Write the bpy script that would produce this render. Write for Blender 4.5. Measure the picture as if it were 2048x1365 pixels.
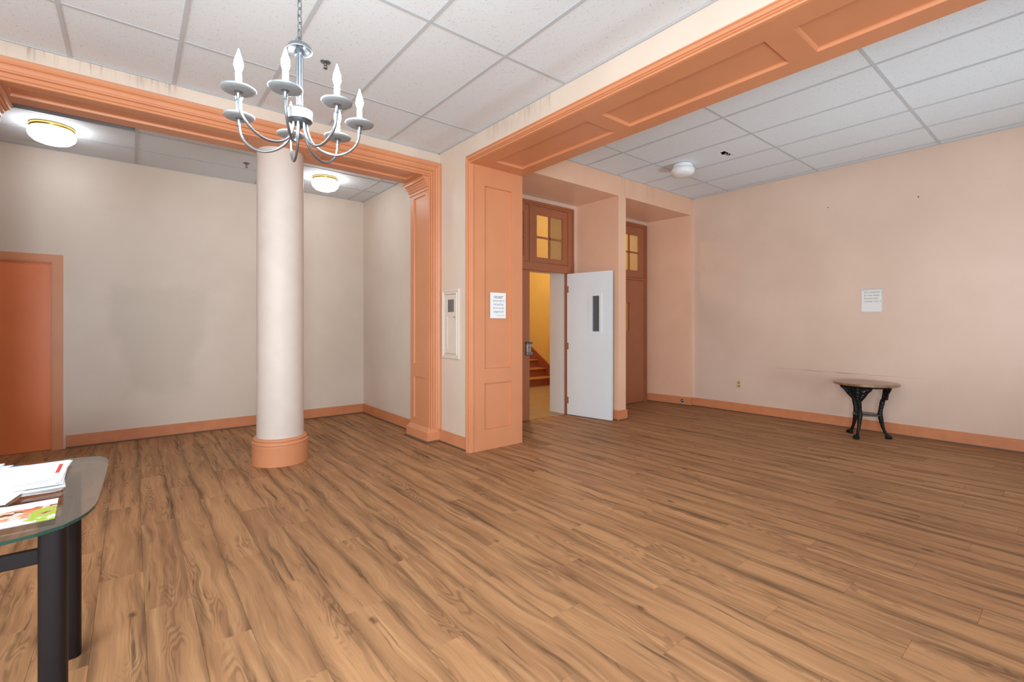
import bpy, math, random
from mathutils import Vector, Matrix
PI = math.pi
random.seed(7)
SC = bpy.context.scene
for o in list(bpy.data.objects):
    bpy.data.objects.remove(o, do_unlink=True)
COL = SC.collection

# ------------------------------------------------------------------ camera
VA = math.atan2(1161.0, 940.0)                 # heading, angle from +X
cam_d = bpy.data.cameras.new('camera')
cam_d.sensor_width = 36.0
cam_d.lens = 940.0 / 2048.0 * 36.0
cam_d.shift_y = -32.5 / 2048.0
cam_d.clip_start = 0.05
cam = bpy.data.objects.new('camera', cam_d)
cam.location = (0, 0, 1.35)
cam.rotation_euler = (PI / 2, 0, VA - PI / 2)
COL.objects.link(cam)
SC.camera = cam

# ------------------------------------------------------------------ colour management, world
SC.view_settings.view_transform = 'Standard'
SC.view_settings.look = 'None'
SC.view_settings.gamma = 1.0
SC.view_settings.use_curve_mapping = False
SC.view_settings.exposure = 0.0
W = bpy.data.worlds.new('world')
SC.world = W
W.use_nodes = True
W.node_tree.nodes['Background'].inputs[0].default_value = (0.9, 0.95, 1.0, 1)
W.node_tree.nodes['Background'].inputs[1].default_value = 0.6

def area(name, loc, target, sx, sy, power, color=(1, 1, 1), spread=PI):
    d = bpy.data.lights.new(name, 'AREA')
    d.shape = 'RECTANGLE'; d.size = sx; d.size_y = sy
    d.energy = power; d.color = color; d.spread = spread
    o = bpy.data.objects.new(name, d)
    o.location = loc
    o.rotation_euler = (Vector(target) - Vector(loc)).to_track_quat('-Z', 'Y').to_euler()
    COL.objects.link(o)
    return o
def point(name, loc, power, radius, color=(1, 1, 1)):
    d = bpy.data.lights.new(name, 'POINT')
    d.energy = power; d.shadow_soft_size = radius; d.color = color
    o = bpy.data.objects.new(name, d); o.location = loc
    COL.objects.link(o)
    return o

# fill lights added out of view around the rooms, and the photographer's bounce flash
area('rear_fill', (0.3, -3.2, 1.75), (1.2, 4.0, 1.6), 3.4, 2.3, 30, (0.92, 0.98, 1.04))  # unseen ambient fill added behind the camera
area('left_fill', (-3.3, -0.2, 1.8), (5.0, 4.4, 1.6), 3.0, 2.2, 190, (0.86, 0.99, 1.04))  # added fill from the left, for the white door and right wall
area('bounce_flash', (-0.4, -1.0, 1.3), (0.9, 2.0, 3.3), 0.7, 0.7, 122, (0.80, 1.0, 1.10))
area('far_room_fill', (5.0, -1.2, 0.6), (5.7, 3.2, 3.4), 0.7, 0.7, 32, (0.82, 1.0, 1.08), 2.0)  # uplight added out of view to brighten the far room
area('overhead_fill', (0.7, 0.7, 3.25), (0.7, 0.7, 0), 1.2, 0.6, 34, (0.95, 0.98, 1.0))  # downlight added above the camera to lift the near floor
# stairwell lamps
point('stairwell_lamp', (5.9, 7.0, 3.25), 112, 0.12, (1.0, 0.92, 0.80))
point('stairwell_lamp_upper', (6.4, 9.6, 4.3), 40, 0.12, (1.0, 0.92, 0.80))
BULB = 150.0       # emission of the chandelier bulbs
DOME = 13.0        # emission of the lit ceiling bowls

# ------------------------------------------------------------------ materials
def newmat(name):
    m = bpy.data.materials.new(name); m.use_nodes = True
    nt = m.node_tree
    return m, nt, nt.nodes['Principled BSDF']
def N(nt, typ, **kw):
    n = nt.nodes.new(typ)
    for k, v in kw.items(): setattr(n, k, v)
    return n
def setin(nt, sock, v):
    if isinstance(v, bpy.types.NodeSocket): nt.links.new(v, sock)
    else: sock.default_value = v
def M(nt, op, a, b=None, c=None, clamp=False):
    n = N(nt, 'ShaderNodeMath', operation=op); n.use_clamp = clamp
    setin(nt, n.inputs[0], a)
    if b is not None: setin(nt, n.inputs[1], b)
    if c is not None: setin(nt, n.inputs[2], c)
    return n.outputs[0]
def ramp01(nt, v, lo, hi):
    n = N(nt, 'ShaderNodeMapRange'); n.interpolation_type = 'SMOOTHSTEP'
    setin(nt, n.inputs[0], v)
    n.inputs[1].default_value = lo; n.inputs[2].default_value = hi
    return n.outputs[0]
def mixc(nt, f, a, b):
    n = N(nt, 'ShaderNodeMix', data_type='RGBA')
    setin(nt, n.inputs[0], f)
    for s, v in ((6, a), (7, b)):
        setin(nt, n.inputs[s], v if isinstance(v, bpy.types.NodeSocket) else (*v, 1))
    return n.outputs[2]
def comb(nt, x, y, z):
    n = N(nt, 'ShaderNodeCombineXYZ')
    setin(nt, n.inputs[0], x); setin(nt, n.inputs[1], y); setin(nt, n.inputs[2], z)
    return n.outputs[0]
def noise(nt, vec, scale, detail=2.0, rough=0.5):
    n = N(nt, 'ShaderNodeTexNoise')
    setin(nt, n.inputs['Vector'], vec)
    n.inputs['Scale'].default_value = scale; n.inputs['Detail'].default_value = detail
    n.inputs['Roughness'].default_value = rough
    return n.outputs['Fac']
def pos(nt):
    g = N(nt, 'ShaderNodeNewGeometry')
    s = N(nt, 'ShaderNodeSeparateXYZ'); nt.links.new(g.outputs['Position'], s.inputs[0])
    return g.outputs['Position'], s.outputs[0], s.outputs[1], s.outputs[2]
def bump(nt, b, h, strength, dist=0.002):
    n = N(nt, 'ShaderNodeBump'); n.inputs['Strength'].default_value = strength
    n.inputs['Distance'].default_value = dist
    nt.links.new(h, n.inputs['Height']); nt.links.new(n.outputs[0], b.inputs['Normal'])

def srgb(r, g, b):
    f = lambda c: (c / 255 / 12.92) if c / 255 <= 0.04045 else ((c / 255 + 0.055) / 1.055) ** 2.4
    return (f(r), f(g), f(b))

def simple(name, col, rough=0.5, metal=0.0, spec=0.5, coat=0.0, mott=0.05, nscale=6.0, bmp=0.0, bscale=60):
    m, nt, b = newmat(name)
    b.inputs['Roughness'].default_value = rough; b.inputs['Metallic'].default_value = metal
    b.inputs['Specular IOR Level'].default_value = spec
    b.inputs['Coat Weight'].default_value = coat
    P, x, y, z = pos(nt)
    n = noise(nt, P, nscale, 3)
    dark = tuple(c * (1 - mott * 2.2) for c in col); lite = tuple(min(1, c * (1 + mott)) for c in col)
    nt.links.new(mixc(nt, n, dark, lite), b.inputs['Base Color'])
    if bmp: bump(nt, b, noise(nt, P, bscale, 3), bmp)
    return m

def painted_wall(name, col, rough=0.42, drips=None, patch=None, scuff=0.0):
    """drips: list of (axis 0/1, lo, hi, ztop, depth); patch: a soft darker patch on the alcove wall"""
    m, nt, b = newmat(name)
    b.inputs['Roughness'].default_value = rough
    P, x, y, z = pos(nt)
    big = noise(nt, P, 1.1, 3, 0.55)
    c = mixc(nt, ramp01(nt, big, 0.3, 0.72), tuple(v * k for v, k in zip(col, (0.955, 0.94, 0.93))), tuple(min(1, v * 1.03) for v in col))
    sm = noise(nt, P, 9, 4, 0.6)
    c = mixc(nt, M(nt, 'MULTIPLY', ramp01(nt, sm, 0.62, 0.8), 0.10 + scuff), c, tuple(v * 0.72 for v in col))
    for (ax, lo, hi, zt, dep, *amt) in (drips or []):
        u = x if ax == 0 else y
        v = comb(nt, M(nt, 'MULTIPLY', u, 34.0), 0.0, M(nt, 'MULTIPLY', z, 1.6))
        st = ramp01(nt, noise(nt, v, 1.0, 3, 0.7), 0.50, 0.66)
        vb = comb(nt, M(nt, 'MULTIPLY', u, 4.0), 0.0, M(nt, 'MULTIPLY', z, 3.0))
        blot = ramp01(nt, noise(nt, vb, 1.0, 3, 0.6), 0.35, 0.75)
        win = M(nt, 'MULTIPLY', ramp01(nt, u, lo, lo + 0.12), M(nt, 'SUBTRACT', 1.0, ramp01(nt, u, hi - 0.12, hi)))
        dz = ramp01(nt, z, zt - dep, zt)
        f = M(nt, 'MULTIPLY', M(nt, 'MULTIPLY', win, dz), M(nt, 'ADD', M(nt, 'MULTIPLY', st, 0.5), M(nt, 'MULTIPLY', blot, 0.35)), clamp=True)
        if amt: f = M(nt, 'MULTIPLY', f, amt[0])
        c = mixc(nt, f, c, (col[0] * 0.42, col[1] * 0.36, col[2] * 0.32))
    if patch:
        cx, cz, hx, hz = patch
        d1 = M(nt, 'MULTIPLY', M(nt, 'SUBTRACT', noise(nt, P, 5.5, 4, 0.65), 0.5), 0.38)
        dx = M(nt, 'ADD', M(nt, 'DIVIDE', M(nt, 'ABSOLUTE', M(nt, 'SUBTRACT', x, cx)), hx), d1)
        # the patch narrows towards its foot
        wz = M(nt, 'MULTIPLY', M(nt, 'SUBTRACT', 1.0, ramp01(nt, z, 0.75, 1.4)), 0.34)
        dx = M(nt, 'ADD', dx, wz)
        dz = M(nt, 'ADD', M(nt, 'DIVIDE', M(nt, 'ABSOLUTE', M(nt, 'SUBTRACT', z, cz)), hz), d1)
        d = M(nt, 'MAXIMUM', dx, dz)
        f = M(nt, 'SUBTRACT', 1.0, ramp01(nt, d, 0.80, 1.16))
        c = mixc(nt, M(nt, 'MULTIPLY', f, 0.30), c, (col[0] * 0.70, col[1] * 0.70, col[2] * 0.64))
    nt.links.new(c, b.inputs['Base Color'])
    bump(nt, b, noise(nt, P, 45, 4, 0.6), 0.12, 0.0015)
    return m

CREAM = (0.76, 0.62, 0.52)
PINK = (0.74, 0.545, 0.44)
ORANGE = (0.70, 0.283, 0.135)
M_cream = painted_wall('cream_wall_paint', CREAM, drips=[(1, 2.85, 3.92, 3.34, 0.22), (0, -1.0, 0.35, 3.34, 0.14)], scuff=0.06)
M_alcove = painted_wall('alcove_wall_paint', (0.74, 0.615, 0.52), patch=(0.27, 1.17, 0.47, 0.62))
M_pink = painted_wall('pink_wall_paint', PINK, rough=0.36)
M_fascia = painted_wall('pink_fascia_paint', (0.84, 0.515, 0.36), rough=0.36, drips=[(0, 5.3, 6.3, 3.45, 0.42, 0.5)])
M_yellow = painted_wall('yellow_stairwell_paint', (0.80, 0.52, 0.13), rough=0.5)
M_orange = simple('orange_trim_paint', ORANGE, 0.40, mott=0.05, nscale=3.5, bmp=0.08, bscale=80)
M_base = simple('orange_baseboard_paint', (0.68, 0.25, 0.112), 0.36, mott=0.09, nscale=9, bmp=0.08)
M_odoor = simple('orange_door_paint', (0.95, 0.25, 0.085), 0.40, mott=0.10, nscale=2.2, bmp=0.05)
M_rdoor = simple('red_orange_door_paint', (0.40, 0.135, 0.062), 0.40, mott=0.08, nscale=2.6)
M_column = simple('column_paint', (0.74, 0.63, 0.57), 0.48, spec=0.35, mott=0.05, nscale=5, bmp=0.06)
M_white = simple('white_door_paint', (0.80, 0.84, 0.88), 0.42, mott=0.02, nscale=3)
M_cab = simple('cream_cabinet_paint', (0.78, 0.66, 0.57), 0.38, mott=0.02)
M_rail = simple('ceiling_rail_enamel', (0.56, 0.575, 0.60), 0.5, mott=0.02)
M_shoe = simple('brown_shoe_moulding', (0.16, 0.085, 0.05), 0.5, mott=0.1)
M_dark = simple('dark_plenum', (0.09, 0.055, 0.035), 0.9, mott=0.2, nscale=8)
M_black = simple('black_lacquer', (0.012, 0.008, 0.009), 0.5, spec=0.25, mott=0.15)
M_iron = simple('black_cast_iron', (0.007, 0.007, 0.008), 0.5, spec=0.3, mott=0.3, nscale=40, bmp=0.25, bscale=120)
M_pewter = simple('pewter_metal', (0.27, 0.30, 0.34), 0.36, metal=0.9, mott=0.1)
M_pewdark = simple('dark_pewter_metal', (0.15, 0.17, 0.19), 0.36, metal=0.75, mott=0.1)
M_pan = simple('brushed_pewter', (0.36, 0.39, 0.42), 0.5, metal=0.35, mott=0.1)
M_steel = simple('worn_steel', (0.42, 0.39, 0.36), 0.4, metal=0.8, mott=0.15)
M_brass = simple('brass', (0.75, 0.52, 0.16), 0.25, metal=1.0, mott=0.05)
M_sleeve = simple('white_candle_sleeve', (0.85, 0.86, 0.88), 0.4, mott=0.02)
M_bowl = simple('white_glass_bowl', (0.86, 0.86, 0.86), 0.12, mott=0.01)
M_plate = simple('ivory_plastic', (0.68, 0.53, 0.30), 0.4, mott=0.02)
M_paper = simple('white_paper', (0.90, 0.91, 0.93), 0.65, mott=0.01)
M_papery = simple('greyish_paper', (0.82, 0.79, 0.77), 0.6, mott=0.02)
M_ink = simple('black_ink', (0.03, 0.03, 0.035), 0.6, mott=0.0)
M_inkg = simple('grey_ink', (0.16, 0.155, 0.16), 0.6, mott=0.0)
M_blue = simple('blue_card', (0.02, 0.28, 0.80), 0.4, mott=0.02)
M_redp = simple('red_print', (0.75, 0.06, 0.05), 0.5, mott=0.02)
M_stfloor = simple('tan_vinyl_hall_floor', (0.38, 0.25, 0.115), 0.4, mott=0.10, nscale=5)
M_riser = simple('dark_red_riser', (0.33, 0.085, 0.03), 0.5, mott=0.1)
M_tread = simple('worn_tread', (0.46, 0.20, 0.06), 0.5, mott=0.12)
M_hole = simple('void', (0.03, 0.018, 0.012), 0.9, mott=0.3, nscale=30)

def emis(name, col, s):
    m, nt, b = newmat(name)
    b.inputs['Base Color'].default_value = (*col, 1)
    b.inputs['Emission Color'].default_value = (*col, 1)
    b.inputs['Emission Strength'].default_value = s
    return m
M_bulb = emis('lit_bulb_glass', (1.0, 0.985, 0.95), BULB)
M_dome = emis('lit_bowl_glass', (0.93, 0.97, 1.0), DOME)

def glassmat(name, tint, rough, refl=1.0, milky=0.0, diffuse=(0.8, 0.8, 0.8)):
    m, nt, b = newmat(name)
    nt.nodes.remove(b)
    out = nt.nodes['Material Output']
    tr = N(nt, 'ShaderNodeBsdfTransparent'); tr.inputs[0].default_value = (*tint, 1)
    gl = N(nt, 'ShaderNodeBsdfGlossy'); gl.inputs['Roughness'].default_value = rough
    fr = N(nt, 'ShaderNodeFresnel'); gm = N(nt, 'ShaderNodeNewGeometry'); nt.links.new(M(nt, 'SUBTRACT', 1.5, M(nt, 'MULTIPLY', gm.outputs['Backfacing'], 0.8333)), fr.inputs[0])
    mx = N(nt, 'ShaderNodeMixShader')
    nt.links.new(M(nt, 'MULTIPLY', fr.outputs[0], refl, clamp=True), mx.inputs[0])
    nt.links.new(tr.outputs[0], mx.inputs[1]); nt.links.new(gl.outputs[0], mx.inputs[2])
    last = mx.outputs[0]
    if milky:
        df = N(nt, 'ShaderNodeBsdfDiffuse'); df.inputs[0].default_value = (*diffuse, 1)
        m2 = N(nt, 'ShaderNodeMixShader'); m2.inputs[0].default_value = milky
        nt.links.new(last, m2.inputs[1]); nt.links.new(df.outputs[0], m2.inputs[2]); last = m2.outputs[0]
    nt.links.new(last, out.inputs[0])
    return m
M_glass = glassmat('table_glass', (0.95, 0.96, 0.94), 0.02, 1.7)
M_gedge = simple('green_glass_edge', (0.02, 0.065, 0.05), 0.08, mott=0.05)
M_wired = glassmat('obscure_wired_glass', (0.92, 0.86, 0.66), 0.15, 0.8, 0.16, (0.75, 0.62, 0.36))
M_vision = glassmat('dusty_door_glass', (0.42, 0.42, 0.42), 0.1, 1.0, 0.25, (0.42, 0.42, 0.43))
M_cabglass = glassmat('cabinet_glass', (0.7, 0.68, 0.66), 0.05, 1.0, 0.1)

def tile_mat():
    m, nt, b = newmat('mineral_fibre_tile')
    b.inputs['Roughness'].default_value = 0.9; b.inputs['Specular IOR Level'].default_value = 0.15
    P, x, y, z = pos(nt)
    sp = noise(nt, P, 75, 3, 0.7)
    pits = ramp01(nt, sp, 0.60, 0.68)
    big = noise(nt, P, 1.7, 3)
    c = mixc(nt, big, (0.77, 0.805, 0.855), (0.81, 0.85, 0.895))
    fine = noise(nt, P, 260, 2)
    c = mixc(nt, M(nt, 'MULTIPLY', fine, 0.10), c, (0.6, 0.6, 0.6))
    c = mixc(nt, M(nt, 'MULTIPLY', pits, 0.55), c, (0.38, 0.37, 0.36))
    # a faint brown water mark above the alcove's left bowl
    dx = M(nt, 'SUBTRACT', x, -0.78); dy = M(nt, 'SUBTRACT', y, 6.85)
    d = M(nt, 'SQRT', M(nt, 'ADD', M(nt, 'MULTIPLY', dx, dx), M(nt, 'MULTIPLY', M(nt, 'MULTIPLY', dy, dy), 4.0)))
    d = M(nt, 'ADD', d, M(nt, 'MULTIPLY', noise(nt, P, 6, 3), 0.2))
    f = M(nt, 'MULTIPLY', M(nt, 'SUBTRACT', 1.0, ramp01(nt, d, 0.12, 0.36)), 0.35)
    c = mixc(nt, f, c, (0.55, 0.40, 0.22))
    nt.links.new(c, b.inputs['Base Color'])
    bump(nt, b, M(nt, 'SUBTRACT', 1.0, pits), 0.10, 0.001)
    return m
M_tile = tile_mat()

PLW, PLL, PX0 = 0.182, 1.22, 0.05       # plank width, length, phase
def plank_mat():
    m, nt, b = newmat('oak_vinyl_plank')
    P, x, y, z = pos(nt)
    row = M(nt, 'FLOOR', M(nt, 'DIVIDE', M(nt, 'SUBTRACT', x, PX0), PLW))
    off = M(nt, 'MULTIPLY', M(nt, 'FRACT', M(nt, 'MULTIPLY', M(nt, 'ADD', row, 100.0), 0.377)), PLL)
    col = M(nt, 'FLOOR', M(nt, 'DIVIDE', M(nt, 'ADD', y, off), PLL))
    wn = N(nt, 'ShaderNodeTexWhiteNoise'); nt.links.new(comb(nt, row, col, 0.0), wn.inputs['Vector'])
    idv = wn.outputs['Value']
    u = M(nt, 'ADD', x, M(nt, 'MULTIPLY', idv, 13.0))
    v = M(nt, 'ADD', y, M(nt, 'MULTIPLY', idv, 37.0))
    # slow warp so the figure wanders along the board
    wrp = M(nt, 'MULTIPLY', M(nt, 'SUBTRACT', noise(nt, comb(nt, M(nt, 'MULTIPLY', u, 2.0), M(nt, 'MULTIPLY', v, 1.7), 3.0), 1.0, 2), 0.5), 0.10)
    uw = M(nt, 'ADD', u, wrp)
    # contour lines of a stretched noise give cathedral figure
    f1 = noise(nt, comb(nt, M(nt, 'MULTIPLY', uw, 5.6), M(nt, 'MULTIPLY', v, 0.85), 0.0), 1.0, 2.6, 0.5)
    rings = M(nt, 'SINE', M(nt, 'MULTIPLY', f1, 190.0))
    rings = ramp01(nt, rings, -0.5, 1.0)
    rmask = ramp01(nt, noise(nt, comb(nt, M(nt, 'MULTIPLY', uw, 9.0), M(nt, 'MULTIPLY', v, 1.1), 9.0), 1.0, 2), 0.50, 0.64)
    # long straight fibres
    fib = noise(nt, comb(nt, M(nt, 'MULTIPLY', uw, 150.0), M(nt, 'MULTIPLY', v, 3.2), 0.0), 1.0, 4, 0.65)
    fib2 = noise(nt, comb(nt, M(nt, 'MULTIPLY', uw, 38.0), M(nt, 'MULTIPLY', v, 1.3), 5.0), 1.0, 4, 0.6)
    brd = noise(nt, comb(nt, M(nt, 'MULTIPLY', uw, 10.0), M(nt, 'MULTIPLY', v, 0.85), 7.0), 1.0, 3, 0.55)
    A = (0.495, 0.258, 0.122); B = (0.350, 0.172, 0.082); D = (0.085, 0.043, 0.024); L = (0.57, 0.33, 0.163)
    c = mixc(nt, ramp01(nt, brd, 0.30, 0.70), B, A)
    c = mixc(nt, M(nt, 'MULTIPLY', ramp01(nt, fib2, 0.5, 0.72), 0.6), c, L)
    c = mixc(nt, M(nt, 'MULTIPLY', ramp01(nt, fib, 0.46, 0.72), 0.55), c, B)
    c = mixc(nt, M(nt, 'MULTIPLY', M(nt, 'MULTIPLY', rings, rmask), 0.42), c, tuple(q * 1.15 for q in D))
    # dark drifting heart-wood streaks
    stk = noise(nt, comb(nt, M(nt, 'MULTIPLY', uw, 15.0), M(nt, 'MULTIPLY', v, 0.9), 21.0), 1.0, 3.5, 0.6)
    c = mixc(nt, M(nt, 'MULTIPLY', ramp01(nt, stk, 0.50, 0.74), 0.72), c, D)
    thin = noise(nt, comb(nt, M(nt, 'MULTIPLY', uw, 30.0), M(nt, 'MULTIPLY', v, 1.2), 31.0), 1.0, 3, 0.6)
    c = mixc(nt, M(nt, 'MULTIPLY', ramp01(nt, thin, 0.62, 0.74), 0.75), c, (0.075, 0.042, 0.027))
    # boards darken towards their long edges in broken streaks
    ed = M(nt, 'ABSOLUTE', M(nt, 'SUBTRACT', M(nt, 'FRACT', M(nt, 'DIVIDE', M(nt, 'SUBTRACT', x, PX0), PLW)), 0.5))
    en = noise(nt, comb(nt, M(nt, 'MULTIPLY', uw, 24.0), M(nt, 'MULTIPLY', v, 1.5), 41.0), 1.0, 3, 0.6)
    ef = M(nt, 'MULTIPLY', ramp01(nt, ed, 0.28, 0.5), ramp01(nt, en, 0.36, 0.6))
    c = mixc(nt, M(nt, 'MULTIPLY', ef, 0.48), c, D)
    # knots
    vo = N(nt, 'ShaderNodeTexVoronoi'); vo.inputs['Scale'].default_value = 1.0
    nt.links.new(comb(nt, M(nt, 'MULTIPLY', u, 3.6), M(nt, 'MULTIPLY', v, 1.7), 0.0), vo.inputs['Vector'])
    vd = M(nt, 'ADD', vo.outputs['Distance'], M(nt, 'MULTIPLY', noise(nt, comb(nt, M(nt, 'MULTIPLY', u, 50.0), M(nt, 'MULTIPLY', v, 30.0), 0.0), 1.0, 2), 0.07))
    kn = M(nt, 'SUBTRACT', 1.0, ramp01(nt, vd, 0.045, 0.12))
    c = mixc(nt, M(nt, 'MULTIPLY', kn, 0.75), c, (0.06, 0.033, 0.02))
    # board to board tone
    hs = N(nt, 'ShaderNodeHueSaturation'); nt.links.new(c, hs.inputs['Color'])
    nt.links.new(M(nt, 'ADD', 0.97, M(nt, 'MULTIPLY', wn.outputs['Value'], 0.09)), hs.inputs['Value'])
    hs.inputs['Saturation'].default_value = 1.0
    nt.links.new(hs.outputs[0], b.inputs['Base Color'])
    b.inputs['Specular IOR Level'].default_value = 0.14
    nt.links.new(M(nt, 'ADD', 0.50, M(nt, 'MULTIPLY', fib, 0.16)), b.inputs['Roughness'])
    bump(nt, b, M(nt, 'ADD', fib, M(nt, 'MULTIPLY', rings, 0.3)), 0.10, 0.001)
    return m
M_plank = plank_mat()

def photo_mat():
    """print of a colourful leaflet: white heading, blue, skin, red and leafy green blotches"""
    m, nt, b = newmat('colour_leaflet_print')
    tc = N(nt, 'ShaderNodeTexCoord'); s = N(nt, 'ShaderNodeSeparateXYZ'); nt.links.new(tc.outputs['Object'], s.inputs[0])
    o = tc.outputs['Object']; x, y = s.outputs[0], s.outputs[1]
    n1 = noise(nt, o, 16, 3); n2 = noise(nt, o, 30, 3)
    c = mixc(nt, ramp01(nt, n1, 0.40, 0.46), (0.10, 0.04, 0.02), (0.72, 0.33, 0.16))
    c = mixc(nt, ramp01(nt, n2, 0.50, 0.56), c, (0.90, 0.70, 0.62))
    low = M(nt, 'SUBTRACT', 1.0, ramp01(nt, M(nt, 'ADD', y, M(nt, 'MULTIPLY', n1, 0.12)), 0.0, 0.012))
    c = mixc(nt, low, c, (0.88, 0.80, 0.90))
    gn = M(nt, 'MULTIPLY', ramp01(nt, M(nt, 'ADD', x, M(nt, 'MULTIPLY', n2, 0.10)), 0.128, 0.142), ramp01(nt, n2, 0.44, 0.49))
    c = mixc(nt, M(nt, 'MULTIPLY', gn, M(nt, 'SUBTRACT', 1.0, ramp01(nt, y, 0.015, 0.03))), c, (0.40, 0.58, 0.05))
    ex = M(nt, 'DIVIDE', M(nt, 'SUBTRACT', x, 0.085), 0.024); ey = M(nt, 'DIVIDE', M(nt, 'SUBTRACT', y, 0.030), 0.013)
    rd = M(nt, 'LESS_THAN', M(nt, 'ADD', M(nt, 'ADD', M(nt, 'MULTIPLY', ex, ex), M(nt, 'MULTIPLY', ey, ey)), n2), 1.3)
    c = mixc(nt, rd, c, (0.85, 0.12, 0.05))
    bl = M(nt, 'MULTIPLY', M(nt, 'SUBTRACT', 1.0, ramp01(nt, M(nt, 'ADD', x, M(nt, 'MULTIPLY', n1, 0.06)), 0.0, 0.01)), M(nt, 'LESS_THAN', M(nt, 'ABSOLUTE', M(nt, 'SUBTRACT', y, 0.0)), 0.036))
    c = mixc(nt, bl, c, (0.05, 0.05, 0.20))
    c = mixc(nt, ramp01(nt, M(nt, 'ADD', y, M(nt, 'MULTIPLY', n2, 0.03)), 0.058, 0.064), c, (0.90, 0.91, 0.93))
    nt.links.new(c, b.inputs['Base Color']); b.inputs['Roughness'].default_value = 0.2
    return m
M_leaflet = photo_mat()
def tabletop_mat():
    m, nt, b = newmat('worn_oak_top')
    tc = N(nt, 'ShaderNodeTexCoord'); s = N(nt, 'ShaderNodeSeparateXYZ'); nt.links.new(tc.outputs['Object'], s.inputs[0])
    g = noise(nt, comb(nt, M(nt, 'MULTIPLY', s.outputs[0], 60.0), M(nt, 'MULTIPLY', s.outputs[1], 5.0), 0.0), 1.0, 4, 0.6)
    c = mixc(nt, ramp01(nt, g, 0.35, 0.7), (0.20, 0.095, 0.045), (0.36, 0.21, 0.12))
    w = noise(nt, tc.outputs['Object'], 5, 3)
    c = mixc(nt, M(nt, 'MULTIPLY', ramp01(nt, w, 0.5, 0.7), 0.35), c, (0.42, 0.27, 0.18))
    nt.links.new(c, b.inputs['Base Color']); b.inputs['Roughness'].default_value = 0.28
    b.inputs['Coat Weight'].default_value = 0.3
    return m
M_oak = tabletop_mat()

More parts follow.
